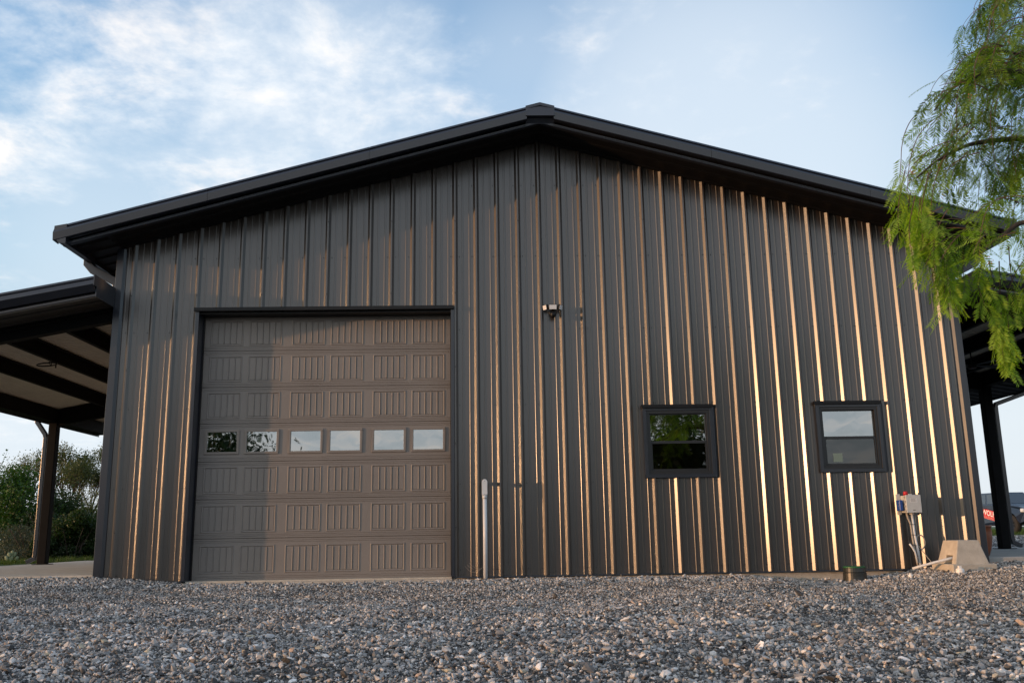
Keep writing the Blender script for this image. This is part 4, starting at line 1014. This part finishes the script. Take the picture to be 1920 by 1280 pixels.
    def letters(txt, size, y0, z0, ang, m, spacing=1.0):
        c = bpy.data.curves.new('letters', 'FONT'); c.body = txt; c.size = size; c.space_character = spacing; c.extrude = .001; c.offset = size * .018
        tmp = bpy.data.objects.new('letters', c); col.objects.link(tmp)
        bpy.context.view_layer.update(); me = bpy.data.meshes.new_from_object(tmp.evaluated_get(bpy.context.evaluated_depsgraph_get()))
        bpy.data.objects.remove(tmp); me.materials.clear(); me.materials.append(m)
        ca, sa = math.cos(ang), math.sin(ang)
        for v in me.vertices:
            a, b_, d = v.co; u = a * ca - b_ * sa; w = a * sa + b_ * ca; v.co = (xg - .004 - d, y0 - u, z0 + w)
        o = bpy.data.objects.new('lettering', me); col.objects.link(o); o.parent = gp
    an = -math.atan(.37 / 1.85)
    letters('WOLF', .33, 3.02, .90, an, M_whiteg)
    letters('BUILDINGS', .17, 3.02, .74, an, mat('pale_red_vinyl', (.70, .30, .28), rough=.45), 1.25)
    t.rotation_euler.z = rot
    return t
truck((23.75, 25.9, .18), R(3))

# ================================================================== vegetation
def leaf_mat(name, c0, c1, trans=0.35, rough=.55):
    m = bpy.data.materials.new(name); m.use_nodes = True; t = m.node_tree; b = t.nodes['Principled BSDF']; out = t.nodes['Material Output']
    at = N(t, 'ShaderNodeAttribute', attribute_name='tone'); c = mixc(t, at.outputs['Fac'], c0, c1)
    L(t, c, b.inputs['Base Color']); b.inputs['Roughness'].default_value = rough; b.inputs['Specular IOR Level'].default_value = .35
    tl = N(t, 'ShaderNodeBsdfTranslucent'); hs = N(t, 'ShaderNodeHueSaturation', inp={'Saturation': 1.15, 'Value': 1.4}); L(t, c, hs.inputs['Color']); L(t, hs.outputs[0], tl.inputs[0])
    mx = N(t, 'ShaderNodeMixShader', inp={0: trans}); L(t, b.outputs[0], mx.inputs[1]); L(t, tl.outputs[0], mx.inputs[2]); L(t, mx.outputs[0], out.inputs[0]); return m
def np_mesh(name, V, nper, m, tone, parent, base, kind=None, smooth=False):
    """V: (n, nper, 3) independent polygons; tone: one value per polygon"""
    n = len(V); me = bpy.data.meshes.new(name); me.vertices.add(n * nper); me.vertices.foreach_set('co', (V - np.array(base)).astype(np.float32).ravel())
    me.loops.add(n * nper); me.loops.foreach_set('vertex_index', np.arange(n * nper, dtype=np.int32)); me.polygons.add(n); me.polygons.foreach_set('loop_start', np.arange(0, n * nper, nper, dtype=np.int32))
    me.update(calc_edges=True); a = me.attributes.new('tone', 'FLOAT', 'FACE'); a.data.foreach_set('value', np.asarray(tone, np.float32))
    me.materials.append(m); o = bpy.data.objects.new(name, me); col.objects.link(o)
    if parent: o.parent = parent
    else: o.location = base
    if kind: o['kind'] = kind
    return o
def rand_leaves(C, size, g, up_bias=.3, aspect=.55):
    """one pointed quad per centre"""
    n = len(C); d = g.normal(0, 1, (n, 3)); d[:, 2] += up_bias * 0; d /= np.linalg.norm(d, axis=1, keepdims=True)
    e = g.normal(0, 1, (n, 3)); e -= d * (e * d).sum(1, keepdims=True); e /= np.linalg.norm(e, axis=1, keepdims=True)
    s = np.asarray(size).reshape(-1, 1) if np.ndim(size) else size
    return np.stack([C - d * s * .5, C + e * s * aspect * .5, C + d * s * .5, C - e * s * aspect * .5], 1)
M_bark = mat('rough_bark', (.048, .036, .027), rough=.9, var=.35, var_scale=9, bump=.02, bump_scale=18, stretch=(1, 1, .3))
M_twig = mat('red_brown_twig', (.11, .060, .035), rough=.8, var=.3, var_scale=20)
M_pepper = leaf_mat('narrow_green_leaves', (.035, .080, .016), (.27, .42, .045), .45)
M_olive = leaf_mat('olive_leaves', (.030, .045, .012), (.095, .115, .035), .3)
M_dark = leaf_mat('dark_green_leaves', (.010, .026, .006), (.040, .080, .014), .25)
M_bright = leaf_mat('mid_green_leaves', (.016, .045, .008), (.060, .130, .018), .3)
M_grey = leaf_mat('grey_green_leaves', (.035, .050, .028), (.105, .125, .075), .25)
M_yellow = leaf_mat('yellow_green_leaves', (.050, .068, .014), (.17, .18, .05), .35)

def catmull(pts, n=8):
    pts = [Vector(p) for p in pts]; P_ = [pts[0]] + pts + [pts[-1]]; out = []
    for i in range(1, len(P_) - 2):
        for k in range(n):
            t = k / n; a, b, c, d = P_[i - 1], P_[i], P_[i + 1], P_[i + 2]
            out.append(.5 * ((2 * b) + (c - a) * t + (2 * a - 5 * b + 4 * c - d) * t * t + (3 * b - a - 3 * c + d) * t ** 3))
    out.append(pts[-1]); return out

# --- the weeping pepper tree that leans into the picture on the right
def pepper_tree():
    rr = random.Random(5); base = Vector((5.9, -6.4, -.06))
    t = empty('pepper_tree', base, 'weeping pepper tree on the right, feathery branches hanging in front of the roof corner', 'tree')
    mb = MB(); mb.tube(catmull([base + Vector((0, 0, -.15)), base + Vector((.03, 0, .5)), base + Vector((-.08, -.05, 1.3)), base + Vector((-.25, -.1, 2.1))], 5), .17, 14, r_end=.11); build('trunk', mb, M_bark, t, smooth=True)
    fork = base + Vector((-.25, -.1, 2.05))
    limbs = [
        [fork, (5.1, -6.7, 3.0), (4.4, -6.9, 3.45), (3.75, -7.0, 3.55), (3.35, -7.05, 3.42), (3.15, -7.08, 3.22)],
        [fork, (5.3, -6.6, 3.4), (4.6, -6.9, 4.1), (4.0, -7.0, 4.3), (3.75, -7.0, 4.1)],
        [fork, (5.0, -6.9, 2.6), (4.4, -7.1, 2.62), (3.9, -7.15, 2.36), (3.62, -7.12, 2.42), (3.40, -7.1, 2.30), (3.1, -7.08, 2.36), (2.95, -7.05, 2.30)],
        [fork, (5.0, -6.5, 2.9), (4.2, -6.7, 3.15), (3.6, -6.85, 3.1), (3.25, -6.95, 2.95), (3.02, -7.0, 2.78)],
        [fork, (5.5, -6.1, 3.5), (5.0, -5.9, 4.4), (4.4, -6.1, 4.8)],
        [fork, (6.0, -6.2, 3.6), (6.7, -6.0, 4.3), (7.3, -5.8, 4.2)],
        [fork, (6.1, -6.9, 3.2), (6.6, -7.4, 3.9), (6.9, -7.9, 3.8)],
        [fork, (5.3, -6.4, 3.1), (4.5, -6.5, 3.75), (3.9, -6.8, 3.8), (3.6, -6.9, 3.72)],
    ]
    limb_pts = []
    for Lb in limbs:
        c = catmull(Lb, 9); mb = MB(); r0 = .034
        mb.tube(c, [r0 * (1 - i / len(c)) ** 1.3 + .005 for i in range(len(c))], 8); build('limb', mb, M_bark, t, smooth=True)
        limb_pts += [(p, i / len(c)) for i, p in enumerate(c)]
    ZL = [1.45, 1.5, 1.78, 2.1, 2.5, 2.72, 3.06, 3.29, 3.6, 3.84, 4.1, 4.6, 5.2]; XLb = [3.40, 3.36, 3.06, 2.86, 2.86, 2.97, 3.06, 3.06, 3.34, 3.66, 3.72, 4.1, 4.6]
    XB = [2.8, 2.9, 2.98, 3.05, 3.12, 3.2, 3.28, 3.36, 3.44, 3.52, 3.6, 3.7, 4.0, 5.0, 7.5]; ZB = [2.15, 2.10, 2.14, 1.86, 1.80, 2.02, 2.02, 1.80, 1.52, 1.62, 1.86, 1.95, 1.6, 1.4, 1.6]
    def inside(p, mg=.0): return p.x > np.interp(p.z, ZL, XLb) + mg and p.z > np.interp(p.x, XB, ZB) and p.z < 5.2
    tw = MB(); quads = []; tones = []
    def leaf(p, d, ln, tone):
        """pinnate leaf: narrow leaflets in pairs along a drooping stalk"""
        nl = rr.randint(9, 13); side = d.cross(Vector((rr.uniform(-.3, .3), rr.uniform(-.6, .6), 1))).normalized()
        curl = Vector((0, 0, -rr.uniform(.2, .7)))
        q = p.copy(); dd = d.copy(); step = ln / nl
        for i in range(nl):
            dd = (dd + curl * .10).normalized(); q2 = q + dd * step
            for s in (-1, 1):
                k = 1 - .45 * abs(i / nl - .35); L0 = rr.uniform(.046, .066) * k
                ld = (side * s * .85 + dd * rr.uniform(.35, .65) + Vector((0, 0, -.18))).normalized()
                wv = dd * .0048 + Vector((0, rr.uniform(-.0012, .0012), 0)); m_ = q2 + ld * L0 * .5
                quads.append((q2, m_ + wv, q2 + ld * L0, m_ - wv)); tones.append(min(1, max(0, tone + rr.uniform(-.18, .18))))
            q = q2
        quads.append((p + side * .0007, p - side * .0007, q - side * .0005, q + side * .0005)); tones.append(.4)
    def spray(pts, tone0, dens):
        tw.tube(pts, [.0032 * (1 - i / len(pts)) + .0009 for i in range(len(pts))], 4, cap=False)
        for i in range(1, len(pts)):
            if rr.random() < dens:
                dirn = (pts[i] - pts[i - 1]).normalized(); a = rr.uniform(0, 2 * math.pi); s1 = dirn.orthogonal().normalized(); s2 = dirn.cross(s1)
                sd = s1 * math.cos(a) + s2 * math.sin(a); ld = (dirn * .6 + sd * .6 + Vector((0, 0, -.25))).normalized()
                leaf(pts[i], ld, rr.uniform(.10, .17), tone0 + rr.uniform(-.15, .15))
    for (ax_, az_, bx_, bz_) in [(3.42, 2.2, 3.45, 1.66), (3.50, 2.2, 3.47, 1.60), (3.46, 2.0, 3.42, 1.56), (3.58, 2.3, 3.60, 1.85), (3.02, 2.75, 2.93, 2.25), (2.98, 2.6, 2.90, 2.2), (3.06, 2.45, 3.0, 2.22), (3.14, 2.3, 3.10, 1.92), (3.2, 2.3, 3.16, 1.95), (3.28, 2.25, 3.27, 2.05), (3.36, 2.3, 3.36, 1.98), (3.08, 2.35, 3.08, 1.9), (2.97, 2.85, 2.88, 2.42), (2.93, 2.6, 2.87, 2.18), (3.02, 2.5, 2.96, 2.14), (3.0, 2.7, 2.95, 2.4), (3.10, 2.2, 3.06, 1.84), (3.46, 1.85, 3.44, 1.50), (3.52, 1.95, 3.50, 1.56), (3.34, 2.15, 3.33, 1.9), (3.62, 2.2, 3.62, 1.75)]:
        yb = -7.05 + rr.uniform(-.12, .12)
        spray(catmull([(ax_, yb, az_), ((ax_ + bx_) / 2 + rr.uniform(-.02, .02), yb + .03, (az_ + bz_) / 2), (bx_, yb, bz_)], 7), rr.uniform(.7, 1.0), .75)  # bright leaf tone carries the sunlight on these low sprays
    made = 0; tries = 0
    while made < 430 and tries < 26000:
        tries += 1
        lp, f = rr.choice(limb_pts)
        if f < .22: continue
        if made > 240 and lp.x < 3.9: continue
        p = lp + Vector((rr.gauss(0, .10), rr.gauss(0, .17), rr.gauss(0.02, .07)))
        ln = rr.uniform(.25, .75) if rr.random() < .8 else rr.uniform(.7, 1.0)
        out_d = Vector((-1 if lp.x < 5.6 else 1, rr.uniform(-.5, .5), 0)).normalized()
        n = int(ln / .035); d = (out_d * rr.uniform(.2, .8) + Vector((0, 0, rr.uniform(-.4, .35)))).normalized(); pts = [p.copy()]
        for i in range(n):
            d = (d + Vector((rr.uniform(-.05, .05), rr.uniform(-.05, .05), -.13))).normalized(); pts.append(pts[-1] + d * .035)
        # trim to the crown outline
        while len(pts) > 4 and not inside(pts[-1], .04): pts.pop()
        if len(pts) < 6 or not inside(pts[len(pts) // 2]): continue
        if any(3.20 < q.x < 3.95 and 2.26 < q.z < 2.26 + .55 * min(.45, max(0, q.x - 3.1)) for q in pts) and rr.random() < .93: continue
        tw.tube(pts, [.0032 * (1 - i / len(pts)) + .0009 for i in range(len(pts))], 4, cap=False)
        depth_t = rr.uniform(.1, .75)
        tone0 = rr.uniform(.05, .6) if pts[-1].z > 2.7 else rr.uniform(.55, 1.0)  # high sprays darker, low ones brighter: shade and sun put into leaf tone
        for i in range(1, len(pts)):
            if rr.random() < .55:
                dirn = (pts[i] - pts[i - 1]).normalized(); a = rr.uniform(0, 2 * math.pi); s1 = dirn.orthogonal().normalized(); s2 = dirn.cross(s1)
                sd = s1 * math.cos(a) + s2 * math.sin(a); ld = (dirn * .55 + sd * .75 + Vector((0, 0, -.12))).normalized()
                L0 = rr.uniform(.13, .22)
                tip = pts[i] + ld * L0
                if not inside(tip) and rr.random() < .93: continue
                leaf(pts[i], ld, L0, tone0 + rr.uniform(-.15, .15))
        made += 1
    build('twigs', tw, M_twig, t, kind='stuff')
    V = np.array([[tuple(v) for v in q] for q in quads]); np_mesh('foliage', V, 4, M_pepper, tones, t, tuple(base), kind='stuff')
    # a few orange seed clusters
    sd = MB()
    for k in range(16):
        p = None
        while p is None:
            lp, f = rr.choice(limb_pts)
            q = lp + Vector((rr.gauss(0, .12), rr.gauss(0, .12), rr.uniform(-.35, .05)))
            if f > .4 and inside(q): p = q
        for j in range(9):
            c = p + Vector((rr.gauss(0, .012), rr.gauss(0, .012), rr.gauss(0, .02))); r_ = .0045
            sd.add([c + Vector(v) * r_ for v in ((1, 0, 0), (-1, 0, 0), (0, 1, 0), (0, -1, 0), (0, 0, 1), (0, 0, -1))], [(0, 2, 4), (2, 1, 4), (1, 3, 4), (3, 0, 4), (2, 0, 5), (1, 2, 5), (3, 1, 5), (0, 3, 5)])
    build('seed_cluster', sd, mat('orange_seeds', (.40, .15, .05), rough=.6), t, kind='stuff')
pepper_tree()

# --- trees and bushes beyond the left canopy
def blob_points(g, n, centres, radii, shell=.55):
    k = g.integers(0, len(centres), n); d = g.normal(0, 1, (n, 3)); d /= np.linalg.norm(d, axis=1, keepdims=True)
    r = g.uniform(0, 1, n) ** shell
    return np.asarray(centres)[k] + d * r[:, None] * np.asarray(radii)[k]
def tree(name, label, x, y, h, w, m, seed, trunks=3, leaves=5000, size=.07, low=.35, airy=1.0, group=None, cat='tree', z0=None):
    g = np.random.default_rng(seed); rr = random.Random(seed); z0 = float(ground_z(x, y)) if z0 is None else z0
    t = empty(name, (x, y, z0), label, cat, group); b = Vector((x, y, z0)); tips = []; mb = MB()
    def grow(p, d, ln, r, depth):
        n = 4; pts = [p]
        for i in range(n):
            d = (d + Vector((rr.uniform(-.22, .22), rr.uniform(-.22, .22), rr.uniform(-.02, .16)))).normalized(); pts.append(pts[-1] + d * ln / n)
        mb.tube(pts, r, 6 if depth < 2 else 4, r_end=r * .6, cap=False)
        if depth >= 3: tips.append(pts[-1]); tips.append(pts[-2]); return
        for k in range(rr.randint(2, 3) + (1 if depth == 2 else 0)):
            a = rr.uniform(0, 6.28); sp_ = rr.uniform(.35, .85)
            nd = (d + Vector((math.cos(a) * sp_, math.sin(a) * sp_, rr.uniform(-.1, .4)))).normalized(); grow(pts[-1 if k < 2 else 3], nd, ln * rr.uniform(.6, .82), r * .6, depth + 1)
    for k in range(trunks):
        a = rr.uniform(0, 6.28); grow(b + Vector((math.cos(a) * .12, math.sin(a) * .12, -.1)), Vector((math.cos(a) * .3, math.sin(a) * .3, 1)).normalized(), h * low, h * .018 + .01, 0)
    # fit to height and width
    zt = max(p.z for p in tips) - z0; xw = max(abs(p.x - x) for p in tips)
    sx, sz = (w / 2 * .92) / xw, (h * .95) / zt
    fx = lambda p: Vector((x + (p[0] - x) * sx, y + (p[1] - y) * sx, z0 + (p[2] - z0) * sz))
    mb.xform(fx); tips = [fx(p) for p in tips]
    build('trunk', mb, M_bark, t, smooth=True)
    C = blob_points(g, leaves, [tuple(p) for p in tips], [(.16 * w * airy, .16 * w * airy, .085 * h * airy)] * len(tips), .5)
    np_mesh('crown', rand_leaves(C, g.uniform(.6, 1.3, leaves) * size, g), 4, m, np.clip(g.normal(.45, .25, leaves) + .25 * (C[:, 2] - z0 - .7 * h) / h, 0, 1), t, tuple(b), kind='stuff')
    return t
def bush(name, label, x, y, h, w, m, seed, leaves=5000, size=.06, d=None, group=None, lobes=12, z0=None, spiky=False):
    g = np.random.default_rng(seed); z0 = float(ground_z(x, y)) if z0 is None else z0; d = d or w
    t = empty(name, (x, y, z0), label, 'bush', group)
    cs = []; rs = []
    for k in range(lobes):
        u = g.uniform(-1, 1); v = g.uniform(-1, 1); zz = g.uniform(.12, .80)
        s = math.sqrt(max(.05, 1 - u * u * .8)); cs.append((x + u * w * .36, y + v * d * .34, z0 + h * zz * s)); q = g.uniform(.16, .26); rs.append((w * q, d * q, h * q * 1.0))
    C = blob_points(g, leaves, cs, rs, .42); C = C[(C[:, 2] > z0 - .02)]; n = len(C)
    # a few shoots that break the outline
    sh = []; tone_extra = []
    stems = MB()
    for k in range(26 if not spiky else 60):
        cx_, cy_, cz_ = cs[g.integers(0, lobes)]; a = g.uniform(0, 6.28); ln = g.uniform(.18, .42) * h; p = np.array([cx_, cy_, cz_]); dr = np.array([math.cos(a) * .5, math.sin(a) * .5, g.uniform(.6, 1.4)]); dr /= np.linalg.norm(dr)
        e = p + dr * (ln + .15 * h); stems.tube([tuple(p), tuple((p + e) / 2 + g.normal(0, .02, 3)), tuple(e)], .007, 4, r_end=.002, cap=False)
        for j in range(28): sh.append(p + dr * (ln + .15 * h) * (j / 28) + g.normal(0, .028, 3))
    for k in range(7):
        a = g.uniform(0, 6.28); stems.tube([(x + math.cos(a) * .1, y + math.sin(a) * .1, z0 - .05), (x + math.cos(a) * w * .15, y + math.sin(a) * d * .15, z0 + h * .3), (x + math.cos(a) * w * .28, y + math.sin(a) * d * .28, z0 + h * .62)], .02, 5, r_end=.006, cap=False)
    build('stems', stems, M_bark, t)
    C = np.concatenate([C, np.array(sh)]); n = len(C)
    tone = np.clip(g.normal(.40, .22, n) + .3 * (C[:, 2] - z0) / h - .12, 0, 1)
    np_mesh('foliage', rand_leaves(C, g.uniform(.6, 1.3, n) * size, g, aspect=.30 if spiky else .55), 4, m, tone, t, (x, y, z0), kind='stuff')
    return t
tree('thin_tree', 'airy multi-stemmed tree seen left of the canopy post', -15.9, 22.5, 4.3, 2.5, M_olive, 21, 4, 9000, .075, .40, .95, 'thin trees beyond the left canopy')
tree('thin_tree', 'airy multi-stemmed tree seen between the canopy post and the dark wall, tallest of the row', -14.2, 21.5, 4.15, 2.1, M_olive, 33, 4, 8000, .070, .42, .9, 'thin trees beyond the left canopy')
tree('thin_tree', 'sparse pinkish-tipped tree at the left edge of the picture', -18.2, 24.5, 4.3, 2.5, M_yellow, 45, 3, 2800, .065, .42, 1.0, 'thin trees beyond the left canopy')
bush('large_bush', 'tall mid-green bush at the left picture edge', -13.8, 14.6, 2.9, 2.7, M_bright, 51, 24000, .085, group='bushes beyond the left canopy', lobes=16)
bush('spreading_bush', 'dark olive bush behind the left canopy post', -13.0, 16.2, 2.2, 3.2, M_dark, 52, 22000, .075, group='bushes beyond the left canopy', lobes=16)
bush('grey_shrub', 'grey-green wispy shrub standing beyond the slab, left of the canopy post', -12.0, 12.6, 1.45, 2.2, M_grey, 53, 18000, .070, group='bushes beyond the left canopy', spiky=True, lobes=14)
bush('yellow_green_bush', 'yellow-green bush between the canopy post and the dark wall', -12.2, 16.6, 2.3, 2.2, M_yellow, 54, 20000, .065, group='bushes beyond the left canopy', spiky=True, lobes=14)
bush('dense_dark_bush', 'dense dark green bush low between the canopy post and the dark wall', -10.9, 12.4, 1.38, 1.7, M_dark, 55, 20000, .068, group='bushes beyond the left canopy', lobes=14)
bush('low_bush', 'low green bush at the foot of the left canopy post', -11.9, 13.6, 1.0, 1.6, M_bright, 56, 7000, .055, group='bushes beyond the left canopy')
bush('far_bush', 'far dark bush filling the gap at the left picture edge', -16.6, 18.0, 2.0, 4.0, M_dark, 57, 12000, .08, group='bushes beyond the left canopy', lobes=16)
bush('far_bush', 'far dark bush behind the thin trees, beside the building corner', -13.3, 20.5, 1.9, 4.5, M_dark, 58, 12000, .08, group='bushes beyond the left canopy', lobes=16)
# prickly pear
t = empty('prickly_pear', (-11.75, 11.0, .03), 'small pale prickly pear cactus beside the foot of the left canopy post', 'cactus')
M_cactus = mat('pale_cactus_skin', (.16, .21, .12), rough=.6, var=.2, var_scale=12)
for (dx, dz, s, tilt) in ((0, .14, .13, .1), (.13, .33, .11, .5), (-.10, .32, .11, -.4), (.02, .42, .10, 0), (-.2, .16, .11, -.5), (.24, .14, .10, .6)):
    mb = MB(); V_ = []; rot = Matrix.Rotation(tilt, 3, 'Y'); mb.lathe([(0, -1)] + [(math.cos(a), math.sin(a)) for a in np.linspace(-1.3, 1.3, 7)] + [(0, 1)], (0, 0, 0), 12)
    mb.xform(lambda p: rot @ Vector((p.x * s * .42, p.y * s * .12, p.z * s * .6)) + Vector((-11.75 + dx * .5, 11.0 + dx * .15, .06 + dz * .5)))
    weld(build('pad', mb, M_cactus, t, smooth=True))

# trees behind the camera, mirrored in the panes and the satin walls
bush('reflected_bush', 'tall leafy crown mirrored in the upper pane of the left window', 8.9, -27.5, 6.6, 6.0, M_dark, 71, 15000, .20, group='crowns mirrored in the glass', lobes=22, z0=-.1)
bush('reflected_bush', 'tall dark crown mirrored in the leftmost panes of the roller door', -12.4, -27.5, 8.2, 6.6, M_dark, 72, 15000, .20, group='crowns mirrored in the glass', lobes=22, z0=-.1)
bush('reflected_bush', 'lower round crown mirrored in the third pane of the roller door', -8.6, -27.0, 4.6, 3.6, M_dark, 73, 9000, .16, group='crowns mirrored in the glass', lobes=18, z0=-.1)

g = np.random.default_rng(88); n = 26000; hx = g.uniform(-75, 90, n); top = 2.7 + .9 * np.sin(hx * .31) + .6 * np.sin(hx * .83 + 1)  # unseen scrub added behind the camera to darken the wall's lower reflections
C = np.stack([hx, -50 + g.normal(0, 1.2, n), g.uniform(0, 1, n) ** .8 * top], -1)
hd = np_mesh('reflection_hedge', rand_leaves(C, g.uniform(.5, 1.1, n) * .75, g), 4, M_dark, g.uniform(0, .8, n), None, (0, -50, 0), kind='stuff'); hd['label'] = 'unseen low dark scrub line added behind the camera, darkening reflections on the lower wall'
# grass tufts
grass_col = bpy.data.collections.new('grass_tufts')
M_grass = leaf_mat('grass_blades', (.030, .060, .010), (.085, .135, .025), .3)
for k in range(4):
    rr = random.Random(900 + k); Q = []
    for j in range(22):
        a = rr.uniform(0, 6.28); b = Vector((rr.gauss(0, .25), rr.gauss(0, .25), 0)); d = Vector((math.cos(a), math.sin(a), 0)) * rr.uniform(.1, .5); s = Vector((-math.sin(a), math.cos(a), 0)) * .025; h_ = rr.uniform(.5, 1.1)
        Q.append([tuple(b + s), tuple(b - s), tuple(b + d * .4 - s * .7 + Vector((0, 0, h_ * .6))), tuple(b + d * .4 + s * .7 + Vector((0, 0, h_ * .6)))])
        Q.append([tuple(b + d * .4 + s * .7 + Vector((0, 0, h_ * .6))), tuple(b + d * .4 - s * .7 + Vector((0, 0, h_ * .6))), tuple(b + d + Vector((0, 0, h_))), tuple(b + d + Vector((0, 0, h_)))])
    V = np.array(Q); o = np_mesh('grass_tuft', V, 4, M_grass, [rr.random() for _ in Q], None, (0, 0, 0)); col.objects.unlink(o); grass_col.objects.link(o)
n = 9000; gx = np.concatenate([npr.uniform(-22, -9.6, n), npr.uniform(14, 46, n)]); gy = np.concatenate([npr.uniform(9.8, 30, n), npr.uniform(22.2, 70, n)])
scatter('grass', np.stack([gx, gy, ground_z(gx, gy)], -1), npr.uniform(.06, .17, 2 * n), npr.uniform(0, 1, 2 * n), grass_col, 'green grass growing beyond the slabs and under the parked truck', tilt=.1)
